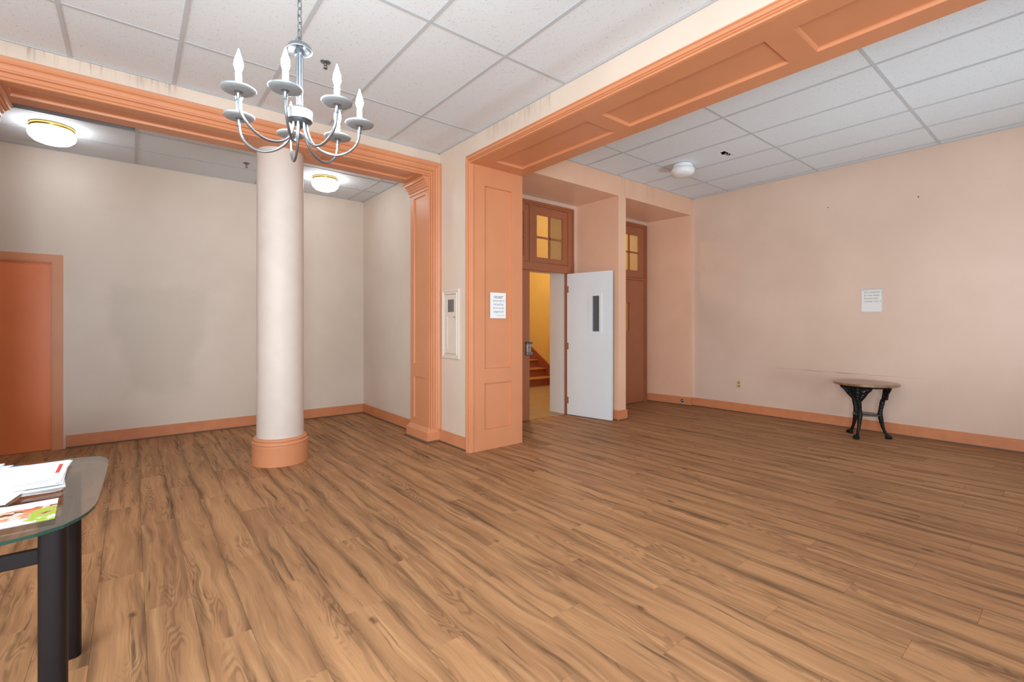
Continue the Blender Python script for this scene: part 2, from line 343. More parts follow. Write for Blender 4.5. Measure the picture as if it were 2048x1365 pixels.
# ------------------------------------------------------------------ mesh building
class MB:
    def __init__(s): s.v = []; s.f = []; s.m = []; s.sm = []
    def add(s, vs, fs, mi=0, smooth=False):
        o = len(s.v); s.v += [tuple(v) for v in vs]
        for f in fs: s.f.append([i + o for i in f]); s.m.append(mi); s.sm.append(smooth)
        return s
    def box(s, x0, x1, y0, y1, z0, z1, mi=0):
        return s.add([(x0, y0, z0), (x1, y0, z0), (x1, y1, z0), (x0, y1, z0), (x0, y0, z1), (x1, y0, z1), (x1, y1, z1), (x0, y1, z1)],
                     [(3, 2, 1, 0), (4, 5, 6, 7), (0, 1, 5, 4), (1, 2, 6, 5), (2, 3, 7, 6), (3, 0, 4, 7)], mi)
    def cbox(s, x0, x1, y0, y1, z0, z1, c=0.003, mi=0):
        """box with chamfered edges (via three nested rectangles up z)"""
        rings = []
        for (z, k) in ((z0, c), (z0 + c, 0), (z1 - c, 0), (z1, c)):
            a, b_, d, e = x0 + k, x1 - k, y0 + k, y1 - k
            q = c * 0.99 if k == 0 else c * 0.6
            rings.append([(a + q, d, z), (b_ - q, d, z), (b_, d + q, z), (b_, e - q, z), (b_ - q, e, z), (a + q, e, z), (a, e - q, z), (a, d + q, z)])
        return s.loft(rings, mi=mi, cap=True)
    def prism(s, poly, z0, z1, mi=0, smooth=False, side_mi=None):
        n = len(poly)
        vs = [(p[0], p[1], z0) for p in poly] + [(p[0], p[1], z1) for p in poly]
        s.add(vs, [list(range(n))[::-1], [n + i for i in range(n)]], mi)
        s.add(vs, [(i, (i + 1) % n, n + (i + 1) % n, n + i) for i in range(n)], mi if side_mi is None else side_mi, smooth)
        return s
    def loft(s, rings, mi=0, cap=False, smooth=False, closed=True):
        n = len(rings[0]); vs = [p for r in rings for p in r]; fs = []
        for k in range(len(rings) - 1):
            for i in range(n if closed else n - 1):
                j = (i + 1) % n
                fs.append((k * n + i, k * n + j, (k + 1) * n + j, (k + 1) * n + i))
        s.add(vs, fs, mi, smooth)
        if cap:
            s.add(rings[0], [list(range(n))[::-1]], mi); s.add(rings[-1], [list(range(n))], mi)
        return s
    def lathe(s, prof, c=(0, 0, 0), seg=24, mi=0, smooth=True, cap=True, flute=None):
        rings = []
        for (r, z) in prof:
            ring = []
            for i in range(seg):
                a = 2 * PI * i / seg
                rr = r * (1 + (flute[1] * math.cos(a * flute[0]) if flute else 0))
                ring.append((c[0] + rr * math.cos(a), c[1] + rr * math.sin(a), c[2] + z))
            rings.append(ring)
        return s.loft(rings, mi, cap, smooth)
    def tube(s, pts, rad, seg=8, mi=0, cap=True, closed=False, flat=1.0):
        pts = [Vector(p) for p in pts]; n = len(pts)
        rads = rad if isinstance(rad, (list, tuple)) else [rad] * n
        rings = []; up = None
        for i, p in enumerate(pts):
            if closed: d = pts[(i + 1) % n] - pts[i - 1]
            else: d = pts[min(i + 1, n - 1)] - pts[max(i - 1, 0)]
            d.normalize()
            if up is None:
                up = Vector((0, 0, 1)) if abs(d.z) < 0.9 else Vector((1, 0, 0))
            a = d.cross(up).normalized(); b_ = a.cross(d).normalized(); up = b_
            rings.append([tuple(p + a * (math.cos(2 * PI * k / seg) * rads[i]) + b_ * (math.sin(2 * PI * k / seg) * rads[i] * flat)) for k in range(seg)])
        if closed: rings.append(rings[0])
        return s.loft(rings, mi, cap and not closed, True)
    def ball(s, c, rx, ry=None, rz=None, seg=12, nr=8, mi=0):
        ry = ry or rx; rz = rz or rx; rings = []
        for k in range(nr + 1):
            t = PI * k / nr; q = max(math.sin(t), 0.02)
            rings.append([(c[0] + rx * q * math.cos(2 * PI * i / seg), c[1] + ry * q * math.sin(2 * PI * i / seg), c[2] - rz * math.cos(t)) for i in range(seg)])
        return s.loft(rings, mi, True, True)
    def build(s, name, mats, parent=None, **props):
        me = bpy.data.meshes.new(name)
        me.from_pydata(s.v, [], s.f)
        for m in (mats if isinstance(mats, (list, tuple)) else [mats]): me.materials.append(m)
        me.polygons.foreach_set('material_index', s.m)
        me.polygons.foreach_set('use_smooth', s.sm)
        me.update()
        o = bpy.data.objects.new(name, me)
        return link(o, parent, **props)

def link(o, parent=None, **props):
    COL.objects.link(o)
    if parent:
        o.parent = parent
        o.matrix_parent_inverse = Matrix.Identity(4)
    for k, v in props.items():
        if v is not None: o[k] = v
    return o
def empty(name, loc=(0, 0, 0), rz=0.0, **props):
    o = bpy.data.objects.new(name, None)
    o.empty_display_size = 0.1
    o.location = loc; o.rotation_euler = (0, 0, rz)
    return link(o, **props)
def fixn(o):
    """recompute outward normals once (cheap, data level)"""
    import bmesh
    bm = bmesh.new(); bm.from_mesh(o.data); bmesh.ops.recalc_face_normals(bm, faces=bm.faces); bm.to_mesh(o.data); bm.free()
    return o
def text(body, size, loc, rot, parent, mat, align='LEFT', shear=0.0, name='lettering', bold=0.0):
    d = bpy.data.curves.new(name, 'FONT'); d.body = body; d.size = size; d.align_x = align
    d.extrude = 0.00015; d.shear = shear; d.offset = bold; d.resolution_u = 3
    t = bpy.data.objects.new(name, d); COL.objects.link(t)
    bpy.context.view_layer.update()
    me = bpy.data.meshes.new_from_object(t.evaluated_get(bpy.context.evaluated_depsgraph_get()))
    me.name = name
    bpy.data.objects.remove(t); bpy.data.curves.remove(d)
    me.materials.clear(); me.materials.append(mat)
    o = bpy.data.objects.new(name, me); o.location = loc; o.rotation_euler = rot
    return link(o, parent)

def panel_board(T, W_, H_, rects, depth=0.018, bev=0.012, name='board', panel_name='panel', mat=None, parent=None, pmat=None):
    """face in (u,v) with sunk panels; T(u,v,n) -> xyz, n outwards. The face is one mesh, each sunk panel a child."""
    us = sorted({0, W_} | {r[0] for r in rects} | {r[2] for r in rects})
    vs_ = sorted({0, H_} | {r[1] for r in rects} | {r[3] for r in rects})
    mb = MB()
    for i in range(len(us) - 1):
        for j in range(len(vs_) - 1):
            cu, cv = (us[i] + us[i + 1]) / 2, (vs_[j] + vs_[j + 1]) / 2
            if any(r[0] < cu < r[2] and r[1] < cv < r[3] for r in rects): continue
            mb.add([T(us[i], vs_[j], 0), T(us[i + 1], vs_[j], 0), T(us[i + 1], vs_[j + 1], 0), T(us[i], vs_[j + 1], 0)], [(0, 1, 2, 3)])
    # rim
    o0 = [(0, 0), (W_, 0), (W_, H_), (0, H_)]
    mb.loft([[T(u, v, 0) for u, v in o0], [T(u, v, -depth - 0.012) for u, v in o0]])
    mb.add([T(u, v, -depth - 0.012) for u, v in o0], [(3, 2, 1, 0)])
    o = mb.build(name, mat, parent)
    for (a, b_, c, d) in rects:
        p = MB()
        R0 = [(a, b_), (c, b_), (c, d), (a, d)]
        e = bev; R1 = [(a + e, b_ + e), (c - e, b_ + e), (c - e, d - e), (a + e, d - e)]
        p.loft([[T(u, v, 0) for u, v in R0], [T(u, v, -depth * 0.75) for u, v in [(a + e * .3, b_ + e * .3), (c - e * .3, b_ + e * .3), (c - e * .3, d - e * .3), (a + e * .3, d - e * .3)]], [T(u, v, -depth) for u, v in R1]])
        p.add([T(u, v, -depth) for u, v in R1], [(0, 1, 2, 3)])
        p.build(panel_name, pmat or mat, o)
    return o

def casing(name, prof, frames, mat, parent=None, **props):
    """prof [(w,d)], frames: list of functions (w,d)->xyz at each mitre"""
    mb = MB()
    pr = [(0, 0)] + prof + [(prof[-1][0], 0)]
    mb.loft([[f(w, d) for (w, d) in pr] for f in frames], cap=True)
    return fixn(mb.build(name, mat, parent, **props))

# ================================================================== SETTING
XL, XM, XB, XR = -3.4, 2.785, 3.47, 7.285       # far left wall, main room's right plane, beam back, right wall
YR = -3.4                                        # rear wall
S = dict(kind='structure')

# ---- floor with planks
fl = MB().box(XL, XR + 0.2, YR, 7.2, -0.05, -0.006).build('floor', M_shoe, None, kind='structure', label='brown oak-look vinyl plank floor running through all the rooms', category='floor')
V2 = (math.cos(VA), math.sin(VA)); R2 = (math.sin(VA), -math.cos(VA))
def proj(X, Y, Z):
    d = X * V2[0] + Y * V2[1]; s_ = X * R2[0] + Y * R2[1]
    if d < 0.25: return None
    return (1024 + 940 * s_ / d, 650 - 940 * (Z - 1.35) / d, d)
def vis(pts):
    for p in pts:
        q = proj(*p)
        if q and -20 < q[0] < 2068 and -20 < q[1] < 1385: return q[2]
    return None
cells = []
r0, r1 = math.floor((XL - PX0) / PLW), math.ceil((XR - PX0) / PLW)
for row in range(r0, r1 + 1):
    xa, xb = PX0 + row * PLW, PX0 + (row + 1) * PLW
    off = (((row + 100) * 0.377) % 1.0) * PLL
    c0, c1 = math.floor((YR + off) / PLL), math.ceil((7.05 + off) / PLL)
    for c in range(c0, c1 + 1):
        ya, yb = c * PLL - off, (c + 1) * PLL - off
        x0, x1, y0, y1 = max(xa, XL), min(xb, XR), max(ya, YR), min(yb, 7.05)
        if x0 >= 2.77: y1 = min(y1, 5.0)
        if x1 - x0 < 0.01 or y1 - y0 < 0.02: continue
        samples = [(x0 + (x1 - x0) * i, y0 + (y1 - y0) * j / 6, 0) for i in (0, 1) for j in range(7)]
        d = vis(samples)
        cells.append((d if d else 999, x0, x1, y0, y1))
cells.sort(key=lambda t: t[0])
rest = MB(); g = 0.0003; npl = 0; pmesh = {}
def plank_mb(mb, w, l, ox=0, oy=0):
    b_ = 0.0007
    a0 = [(ox + g, oy + g, -0.006), (ox + w - g, oy + g, -0.006), (ox + w - g, oy + l - g, -0.006), (ox + g, oy + l - g, -0.006)]
    a1 = [(p[0], p[1], -b_) for p in a0]
    a2 = [(ox + g + b_, oy + g + b_, 0), (ox + w - g - b_, oy + g + b_, 0), (ox + w - g - b_, oy + l - g - b_, 0), (ox + g + b_, oy + l - g - b_, 0)]
    mb.loft([a0, a1, a2]); mb.add(a2, [(0, 1, 2, 3)])
for (d, x0, x1, y0, y1) in cells:
    if d < 900 and npl < 300:
        key = (round(x1 - x0, 4), round(y1 - y0, 4))
        if key not in pmesh:
            mb = MB(); plank_mb(mb, *key); me = bpy.data.meshes.new('plank'); me.from_pydata(mb.v, [], mb.f); me.materials.append(M_plank); pmesh[key] = me
        o = bpy.data.objects.new('plank', pmesh[key]); o.location = (x0, y0, 0); link(o, fl); npl += 1
    else:
        plank_mb(rest, x1 - x0, y1 - y0, x0, y0)
rest.build('plank_field', M_plank, fl, kind='stuff')

# ---- ceilings: steel rails with lay-in tiles
def ceiling(label, x0, x1, y0, y1, z, xl, yl, missing=(), special=None, slab=True):
    root = MB().box(x0, x1, y0, y1, z + 0.22, z + 0.26).build('ceiling', M_dark, None, kind='structure', label=label, category='ceiling')
    xs = [x0] + sorted(v for v in xl if x0 + 0.03 < v < x1 - 0.03) + [x1]
    ys = [y0] + sorted(v for v in yl if y0 + 0.03 < v < y1 - 0.03) + [y1]
    for v in xs[1:-1]:
        MB().box(v - 0.012, v + 0.012, y0, y1, z - 0.002, z + 0.0025).box(v - 0.001, v + 0.001, y0, y1, z, z + 0.035).build('rail', M_rail, root)
    for v in ys[1:-1]:
        MB().box(x0, x1, v - 0.012, v + 0.012, z - 0.0015, z + 0.0025).box(x0, x1, v - 0.001, v + 0.001, z, z + 0.035).build('rail', M_rail, root)
    for (a, b_, c, d) in ((x0, x1, y0, y0 + 0.018), (x0, x1, y1 - 0.018, y1), (x0, x0 + 0.018, y0, y1), (x1 - 0.018, x1, y0, y1)):
        MB().box(a, b_, c, d, z - 0.003, z + 0.002).build('wall_angle', M_rail, root)
    cache = {}
    for i in range(len(xs) - 1):
        for j in range(len(ys) - 1):
            if (i, j) in missing: continue
            a, b_, c, d = xs[i] + 0.002, xs[i + 1] - 0.002, ys[j] + 0.002, ys[j + 1] - 0.002
            if special and special(root, i, j, a, b_, c, d): continue
            key = (round(b_ - a, 3), round(d - c, 3))
            if key not in cache:
                mb = MB().box(0, key[0], 0, key[1], 0.003, 0.018)
                me = bpy.data.meshes.new('ceiling_tile'); me.from_pydata(mb.v, [], mb.f); me.materials.append(M_tile); cache[key] = me
            o = bpy.data.objects.new('ceiling_tile', cache[key])
            o.location = (a, c, z + (random.random() * 0.002)); link(o, root)
    return root
ZM, ZR, ZA = 3.335, 3.445, 3.235
ceiling('white tiled ceiling of the front room above the chandelier', XL, XM, YR, 4.78, ZM,
        [0.27 + 0.625 * k for k in range(-7, 6)], [4.01 - 1.28 * k for k in range(-1, 8)])
def hole_tile(root, i, j, a, b_, c, d):
    if not (a < 5.6 < b_ and c < 2.9 < d): return False
    z = ZR + 0.002
    ym = 2.795
    MB().box(a, b_, c, ym - 0.0015, z + 0.002, z + 0.017).build('ceiling_tile', M_tile, root)
    MB().box(a, b_, ym - 0.001, ym + 0.001, z + 0.001, z + 0.017).build('tile_joint', M_rail, root)
    # far half has a ragged corner broken out of it
    hx0, hx1, hy0, hy1 = 5.60, 5.78, ym, 2.95
    rag = [(5.568, ym), (5.575, 2.84), (5.60, 2.895), (5.655, 2.878), (5.70, 2.905), (5.725, 2.865), (5.775, 2.85), (5.80, ym)]
    poly = [(a, ym), *rag, (b_, ym), (b_, d), (a, d)]
    # build as strips so that the face stays simple
    mb = MB()
    top = z + 0.017; bot = z + 0.002
    cut = [(a, ym)] + rag + [(b_, ym)]
    for k in range(len(cut) - 1):
        p, q = cut[k], cut[k + 1]
        for zz in (bot, top):
            mb.add([(p[0], p[1], zz), (q[0], q[1], zz), (q[0], d, zz), (p[0], d, zz)], [(0, 1, 2, 3)])
        mb.add([(p[0], p[1], bot), (q[0], q[1], bot), (q[0], q[1], top), (p[0], p[1], top)], [(0, 1, 2, 3)])
    mb.build('ceiling_tile', M_tile, root, label='broken ceiling tile with a ragged hole at its corner')
    for k in range(6):
        x = 5.62 + 0.024 * k
        MB().tube([(x, 2.80 + random.random() * .03, z + 0.012), (x + 0.012, 2.82, z - 0.006), (x + 0.02, 2.85 + random.random() * .02, z + 0.004)], [0.003, 0.0045, 0.002], 5).build('torn_fibre', M_papery if k % 2 else M_hole, root)
    return True
ceiling('grey-white tiled ceiling of the room with the round table', XB, XR, YR, 4.2, ZR,
        [5.28 + 0.63 * k for k in range(-3, 5)], [3.59 - 1.24 * k for k in range(-1, 8)], special=hole_tile)
alc = ceiling('low tiled ceiling of the alcove behind the round column', XL, 2.77, 5.22, 7.05, ZA,
        [0.04 + 1.245 * k for k in range(-3, 3)], [5.885, 6.44], missing=((2, 0), (1, 0)))
for k in range(7):
    MB().box(-2.3 + 0.4 * k, -2.25 + 0.4 * k, 5.22, 5.9, ZA + 0.10, ZA + 0.20).build('joist', M_dark, alc)

# ---- walls
def wall(name, parts, mat, label=None):
    mb = MB()
    for p in parts: mb.box(*p)
    return mb.build(name, mat, None, kind='structure', label=label, category='wall')
D1L, D1R, D1T = -1.53, -0.635, 2.045           # alcove door opening
wall('wall_left', [(D1R + 0.0, 2.95, 7.05, 7.2, 0, 3.5), (XL, D1L, 7.05, 7.2, 0, 3.5), (D1L, D1R, 7.05, 7.2, D1T, 3.5)], M_alcove, 'cream alcove wall with a faint grey patch beside the orange door')
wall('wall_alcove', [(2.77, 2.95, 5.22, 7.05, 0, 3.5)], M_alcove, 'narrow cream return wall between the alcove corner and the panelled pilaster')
wall('wall_pier', [(XM, XB, 4.155, 4.98, 0, 3.6)], M_cream, 'cream wall pier carrying the small metered cabinet')
wall('wall_front', [(XL, XM - 0.001, YR - 0.15, YR, 0, 0.75), (XL, XM - 0.001, YR - 0.15, YR, 2.95, 3.6), (XL, -1.5, YR - 0.15, YR, 0.75, 2.95), (2.1, XM - 0.001, YR - 0.15, YR, 0.75, 2.95),
                    (XM, XR, YR - 0.15, YR, 0, 0.9), (XM, XR, YR - 0.15, YR, 2.85, 3.7), (XM, 3.7, YR - 0.15, YR, 0.9, 2.85), (6.7, XR, YR - 0.15, YR, 0.9, 2.85)], M_cream, 'street wall behind the photographer')
wall('wall_side', [(XL - 0.15, XL, YR, 7.2, 0, 0.6), (XL - 0.15, XL, YR, 7.2, 2.85, 3.6), (XL - 0.15, XL, YR, -1.8, 0.6, 2.85), (XL - 0.15, XL, 1.4, 7.2, 0.6, 2.85)], M_cream, 'far side wall out of the frame')
wall('wall_partition', [(XL, -0.78, 4.80, 5.2, 0, 3.05)], M_cream, 'wall beyond the left pilaster of the alcove opening')
wall('wall_right', [(XR, XR + 0.15, YR, 5.1, 0, 3.7)], M_pink, 'long pink plaster wall behind the small round table')
NX0, NX1 = 5.33, 5.495
mb = MB().box(XB - 0.3, XR, 4.2, 5.0, 3.17, 3.7)
mb.box(NX0, NX1, 4.2, 5.0, 0, 3.17)
mb.prism([(7.225, 4.2), (XR, 4.2), (XR, 5.0), (7.145, 5.0)], 0, 3.17)
mb.box(XB - 0.3, XB + 0.03, 4.25, 5.0, 0, 3.17)
mb.build('wall_back', M_fascia, None, kind='structure', label='pink wall with two deep door recesses and a slim pier between', category='wall')
# plane that holds the two door frames
YD = 5.0; YW = 5.34
HX = 5.085
mb = MB()
mb.box(XB - 0.3, XR, YD + 0.001, YW, 3.105, 4.8)
mb.box(5.24, 5.52, YD + 0.001, YW, 0, 3.105)
mb.box(7.09, XR, YD + 0.001, YW, 0, 3.105)
mb.box(XB - 0.3, 3.55, YD + 0.001, YW, 0, 3.105)
mb.build('wall_recess', M_pink, None, kind='structure', label='pink strips of wall around the two doorways', category='wall')

# ---- stairwell beyond the doors
wall('wall_stairwell', [(7.45, 7.6, YW, 12.5, 0, 5.2), (3.2, 7.6, 12.5, 12.65, 0, 5.2), (3.05, 3.2, YW, 12.5, 0, 5.2), (3.05, 7.6, YW, 12.65, 5.2, 5.3)], M_yellow, 'bright yellow stairwell wall seen through the open doorway')
MB().box(3.05, 7.6, YD + 0.02, 12.6, -0.05, -0.001).build('floor_hall', M_stfloor, None, kind='structure', label='tan vinyl floor of the stairwell past the doorway', category='floor')
MB().box(3.62, HX, YD - 0.002, YD + 0.03, -0.004, 0.005).build('trim_1', M_brass, None, kind='structure', label='thin brass threshold strip under the open doorway', category='threshold')

st = empty('staircase', (6.2, 7.64, 0), kind='structure', label='dark red wooden stairs climbing away in the yellow stairwell', category='stairs')
RUN, RISE = 0.285, 0.178
for k in range(12):
    MB().box(0, 1.215, k * RUN, k * RUN + 0.02, k * RISE, (k + 1) * RISE - 0.022).build('riser', M_riser, st)
    MB().cbox(0, 1.215, k * RUN - 0.025, (k + 1) * RUN + 0.02, (k + 1) * RISE - 0.024, (k + 1) * RISE, 0.006).build('tread', M_tread, st)
def stringer(x0, x1):
    mb = MB(); a = [(-0.18, 0), (-0.18, 0.21), (12 * RUN, 0.33 + 12 * RISE), (12 * RUN, 0)]
    mb.loft([[(x0, y, z) for y, z in a], [(x1, y, z) for y, z in a]], cap=True)
    return mb.build('stringer', M_riser, st)
stringer(1.217, 1.247); stringer(-0.03, -0.002)
MB().box(XB, 7.45, 12.4, 12.5, 0, 0.12).build('baseboard_hall', M_riser, None, kind='structure')

# ---- beams (with sunk soffit panels) and casings
def box_label(name, b_, mat, label, cat='beam'):
    return MB().box(*b_).build(name, mat, None, kind='structure', label=label, category=cat)
ZB = 3.05
b1 = box_label('beam', (XL, XM, 4.78, 5.205, ZB + 0.04, 3.6), M_cream, 'orange and cream beam over the alcove, resting on the round column')
T1 = lambda u, v, n: (-0.83 + u, 4.78 + (0.425 - v), ZB - n)
L1 = XM - (-0.83)
panel_board(T1, L1, 0.425, [(0.13, 0.155, 1.665, 0.340), (2.325, 0.155, L1 - 0.28, 0.340)], 0.022, 0.014, 'soffit_board', 'soffit_panel', M_orange, b1)
MB().box(XL, -0.84, 4.78, 5.22, ZB, ZB + 0.04).build('soffit_board', M_cream, b1)
b2 = box_label('beam', (XM, XB, YR, 4.155, ZB + 0.04, 3.7), M_cream, 'long orange panelled beam between the front room and the round-table room')
T2 = lambda u, v, n: (XM + v, 4.11 - u, ZB - n)
rects = []
for k in range(6):
    rects.append((0.19 + 1.42 * k, 0.165, 0.19 + 1.42 * k + 1.262, 0.535))
rects = [r for r in rects if r[2] < 7.4]
panel_board(T2, 4.11 - YR, XB - XM, rects, 0.024, 0.012, 'soffit_board', 'soffit_panel', M_orange, b2)
MB().box(XM + 0.0005, XM + 0.012, YR, 4.10, 3.14, 3.145).build('bead', M_orange, b2)
MB().box(XB, XB + 0.012, YR, 4.19, ZB + 0.0, 3.44).build('facing_board', M_orange, b2)

prof1 = [(0.0, 0.010), (0.003, 0.020), (0.013, 0.020), (0.016, 0.006), (0.022, 0.006), (0.026, 0.016), (0.044, 0.016), (0.047, 0.008), (0.053, 0.008), (0.057, 0.026), (0.064, 0.030), (0.071, 0.026), (0.075, 0.012), (0.096, 0.016), (0.104, 0.022), (0.109, 0.034), (0.122, 0.044), (0.142, 0.046), (0.148, 0.036), (0.150, 0.012)]
k1 = 0.145 / 0.150
kv = 1.12
frames = [lambda w, d: (2.64 + w * k1, 4.78 - d, 0.145), lambda w, d: (2.64 + w * k1, 4.78 - d, ZB + w * kv),
          lambda w, d: (-0.72 - w, 4.78 - d, ZB + w * kv), lambda w, d: (-0.72 - w, 4.78 - d, 0.145)]
casing('trim_2', prof1, frames, M_orange, None, kind='structure', label='moulded orange casing around the alcove opening', category='casing')
prof2 = [(0.0, 0.008), (0.003, 0.028), (0.011, 0.032), (0.018, 0.028), (0.021, 0.012), (0.027, 0.012), (0.031, 0.022), (0.038, 0.022), (0.041, 0.034), (0.052, 0.040), (0.064, 0.036), (0.068, 0.018), (0.076, 0.018), (0.080, 0.026), (0.088, 0.026), (0.092, 0.010)]
frames = [lambda w, d: (XM - d, 4.11 + w * 0.92, 0.0), lambda w, d: (XM - d, 4.11 + w * 0.92, ZB + w), lambda w, d: (XM - d, YR, ZB + w)]
casing('trim_3', prof2, frames, M_orange, None, kind='structure', label='moulded orange casing along the edge of the long beam and its jamb', category='casing')

# ---- panelled jamb of the long beam's opening
jb = empty('wall_jamb', (0, 0, 0), kind='structure', label='orange panelled jamb with the trash notice pinned on it', category='jamb')
T3 = lambda u, v, n: (XM + u, 4.11 - n, v)
panel_board(T3, XB - XM, ZB, [(0.165, 0.875, 0.54, 2.845), (0.162, 0.22, 0.535, 0.72)], 0.026, 0.004, 'jamb_board', 'jamb_panel', M_orange, jb)
MB().box(XB - 0.01, XB + 0.012, 4.112, 4.25, 0, 3.17).build('jamb_edge', M_orange, jb)
MB().cbox(XM - 0.012, XM + 0.02, 4.098, 4.118, 0, ZB, 0.004).build('corner_bead', M_orange, jb)

# ---- pilaster of the alcove opening (right) and its twin at the left edge of the picture
def pilaster(sgn, xface, label):
    """sgn -1: face looks to -x"""
    r = empty('pilaster', (xface, 4.78, 0), kind='structure', label=label, category='pilaster')
    s_ = sgn
    dx = 0.14
    T = lambda u, v, n: (s_ * n, 0.44 - u, v)
    panel_board(T, 0.44, 2.93, [(0.075, 0.885, 0.36, 2.86), (0.075, 0.245, 0.36, 0.735)], 0.018, 0.005, 'shaft_board', 'shaft_panel', M_orange, r)
    a, b_ = sorted((0.0 - s_ * 0.027, -s_ * dx))
    MB().box(a, b_, 0.0, 0.44, 0, 3.04).build('core', M_orange, r)
    # plinth
    def ring(p, y0, y1, z): 
        q = [(s_ * p, y0), (-s_ * dx, y0), (-s_ * dx, y1), (s_ * p, y1)]
        return [(x, y, z) for x, y in q]
    fixn(MB().loft([ring(0.030, -0.030, 0.50, 0), ring(0.030, -0.030, 0.50, 0.118), ring(0.020, -0.022, 0.485, 0.130), ring(0.012, -0.015, 0.46, 0.152), ring(0.002, -0.010, 0.445, 0.165)], cap=True).build('plinth', M_orange, r))
    MB().loft([ring(0.045, -0.043, 0.515, 0), ring(0.045, -0.043, 0.515, 0.012), ring(0.031, -0.031, 0.50, 0.022)], cap=True).build('shoe', M_shoe, r)
    # capital: necking, cove, bead row, abacus
    steps = [(0.002, 2.895), (0.014, 2.900), (0.014, 2.910), (0.004, 2.914), (0.006, 2.930), (0.020, 2.935), (0.024, 2.948), (0.016, 2.954), (0.020, 2.962), (0.034, 2.975), (0.036, 2.982),
             (0.040, 2.984), (0.040, 3.010), (0.060, 3.014), (0.064, 3.034), (0.075, 3.040), (0.075, 3.049)]
    fixn(MB().loft([ring(p, 0.0, 0.44 + p, z) for p, z in steps], cap=True).build('capital', M_orange, r))
    n = 11
    for k in range(n):
        y = 0.0 + (k + 0.5) * 0.46 / n
        MB().ball((s_ * 0.045, y, 2.998), 0.012, 0.0165, 0.014, 8, 6).build('egg_moulding', M_orange, r)
    return r
pilaster(-1, 2.64, 'orange panelled pilaster with carved capital at the right of the alcove opening')
pilaster(1, -0.790, 'carved capital and pilaster at the left end of the alcove beam')

# ---- round column
cb = empty('column', (1.153, 5.085, 0), kind='structure', label='round pinkish white column on an orange drum base', category='column')
MB().lathe([(0.213, 0.235), (0.211, 0.5), (0.211, 2.4), (0.209, ZB + 0.0)], seg=64, cap=True).build('shaft', M_column, cb)
MB().lathe([(0.253, 0), (0.253, 0.185), (0.2535, 0.190), (0.247, 0.192), (0.2535, 0.195), (0.254, 0.210), (0.247, 0.222), (0.236, 0.226), (0.234, 0.229), (0.241, 0.232), (0.243, 0.242), (0.236, 0.253), (0.216, 0.256), (0.212, 0.258)], seg=64).build('drum_base', M_orange, cb)

# ---- baseboards
BH = 0.14
def baseboard(name, runs, mat=M_base, z=BH, shoe=True):
    r = None
    for (x0, x1, y0, y1, nx, ny) in runs:       # run box and outward direction
        mb = MB()
        mb.box(x0, x1, y0, y1, 0.0, z - 0.012)
        t = 0.006
        mb.box(x0 + (t if nx < 0 else 0), x1 - (t if nx > 0 else 0), y0 + (t if ny < 0 else 0), y1 - (t if ny > 0 else 0), z - 0.012, z)
        o = mb.build(name if r is None else 'board', mat, r, **({} if r else dict(kind='structure')))
        if r is None: r = o
        if shoe:
            s_ = 0.012
            a = (x0 - (s_ if nx < 0 else 0), x1 + (s_ if nx > 0 else 0), y0 - (s_ if ny < 0 else 0), y1 + (s_ if ny > 0 else 0))
            if nx: a = ((x0 - s_, x0, y0, y1) if nx < 0 else (x1, x1 + s_, y0, y1))
            else: a = ((x0, x1, y0 - s_, y0) if ny < 0 else (x0, x1, y1, y1 + s_))
            MB().box(a[0], a[1], a[2], a[3], 0, 0.016).build('shoe', M_shoe, r)
    return r
baseboard('baseboard_left', [(-0.555, 2.77, 7.033, 7.05, 0, -1), (XL, -1.62, 7.033, 7.05, 0, -1)])
baseboard('baseboard_alcove', [(2.753, 2.77, 5.29, 7.033, -1, 0)])
baseboard('baseboard_pier', [(2.768, XM, 4.205, 4.748, -1, 0)], M_orange)
baseboard('baseboard_right', [(XR - 0.017, XR, YR, 4.185, -1, 0)])
baseboard('baseboard_back', [(5.318, 5.512, 4.183, 4.2, 0, -1), (5.316, NX0, 4.2, 4.97, -1, 0), (NX1, 5.512, 4.2, 4.97, 1, 0), (7.205, XR - 0.017, 4.183, 4.2, 0, -1)])
# slanted run along the right cheek of the second recess
sl = MB()
sl.prism([(7.208, 4.185), (7.225, 4.2), (7.145, 4.99), (7.128, 4.99)], 0, BH)
fixn(sl.build('baseboard_recess', M_base, None, kind='structure'))
MB().prism([(7.196, 4.183), (7.208, 4.183), (7.128, 4.98), (7.116, 4.98)], 0, 0.016).build('baseboard_shoe', M_shoe, None, kind='structure')

# ================================================================== DOORS
def door_casing(parent, x0, x1, z1, y, w, t, mat, name='frame'):
    mb = MB()
    mb.box(x0 - w, x0, y - t, y + 0.06, 0, z1 + w); mb.box(x1, x1 + w, y - t, y + 0.06, 0, z1 + w); mb.box(x0, x1, y - t, y + 0.06, z1, z1 + w)
    return mb.build(name, mat, parent)
# orange flush door in the alcove
d1 = empty('door_1', (0, 0, 0), kind='structure', label='flush orange door at the left edge of the alcove', category='door')
door_casing(d1, D1L + 0.02, D1R - 0.02, D1T - 0.018, 7.05, 0.078, 0.018, M_orange)
MB().cbox(D1L + 0.024, D1R - 0.024, 7.052, 7.09, 0.008, D1T - 0.022, 0.003).build('leaf', M_odoor, d1)
MB().box(D1R - 0.032, D1R - 0.020, 7.036, 7.052, 0, D1T - 0.018).box(D1L + 0.02, D1L + 0.032, 7.036, 7.052, 0, D1T - 0.018).box(D1L + 0.032, D1R - 0.032, 7.036, 7.052, D1T - 0.03, D1T - 0.018).build('stop', M_orange, d1)
MB().box(D1L, D1R, 7.04, 7.12, 0, 0.006).build('threshold', M_brass, d1)
MB().ball((D1L + 0.10, 7.03, 0.98), 0.027).build('knob', M_steel, d1)

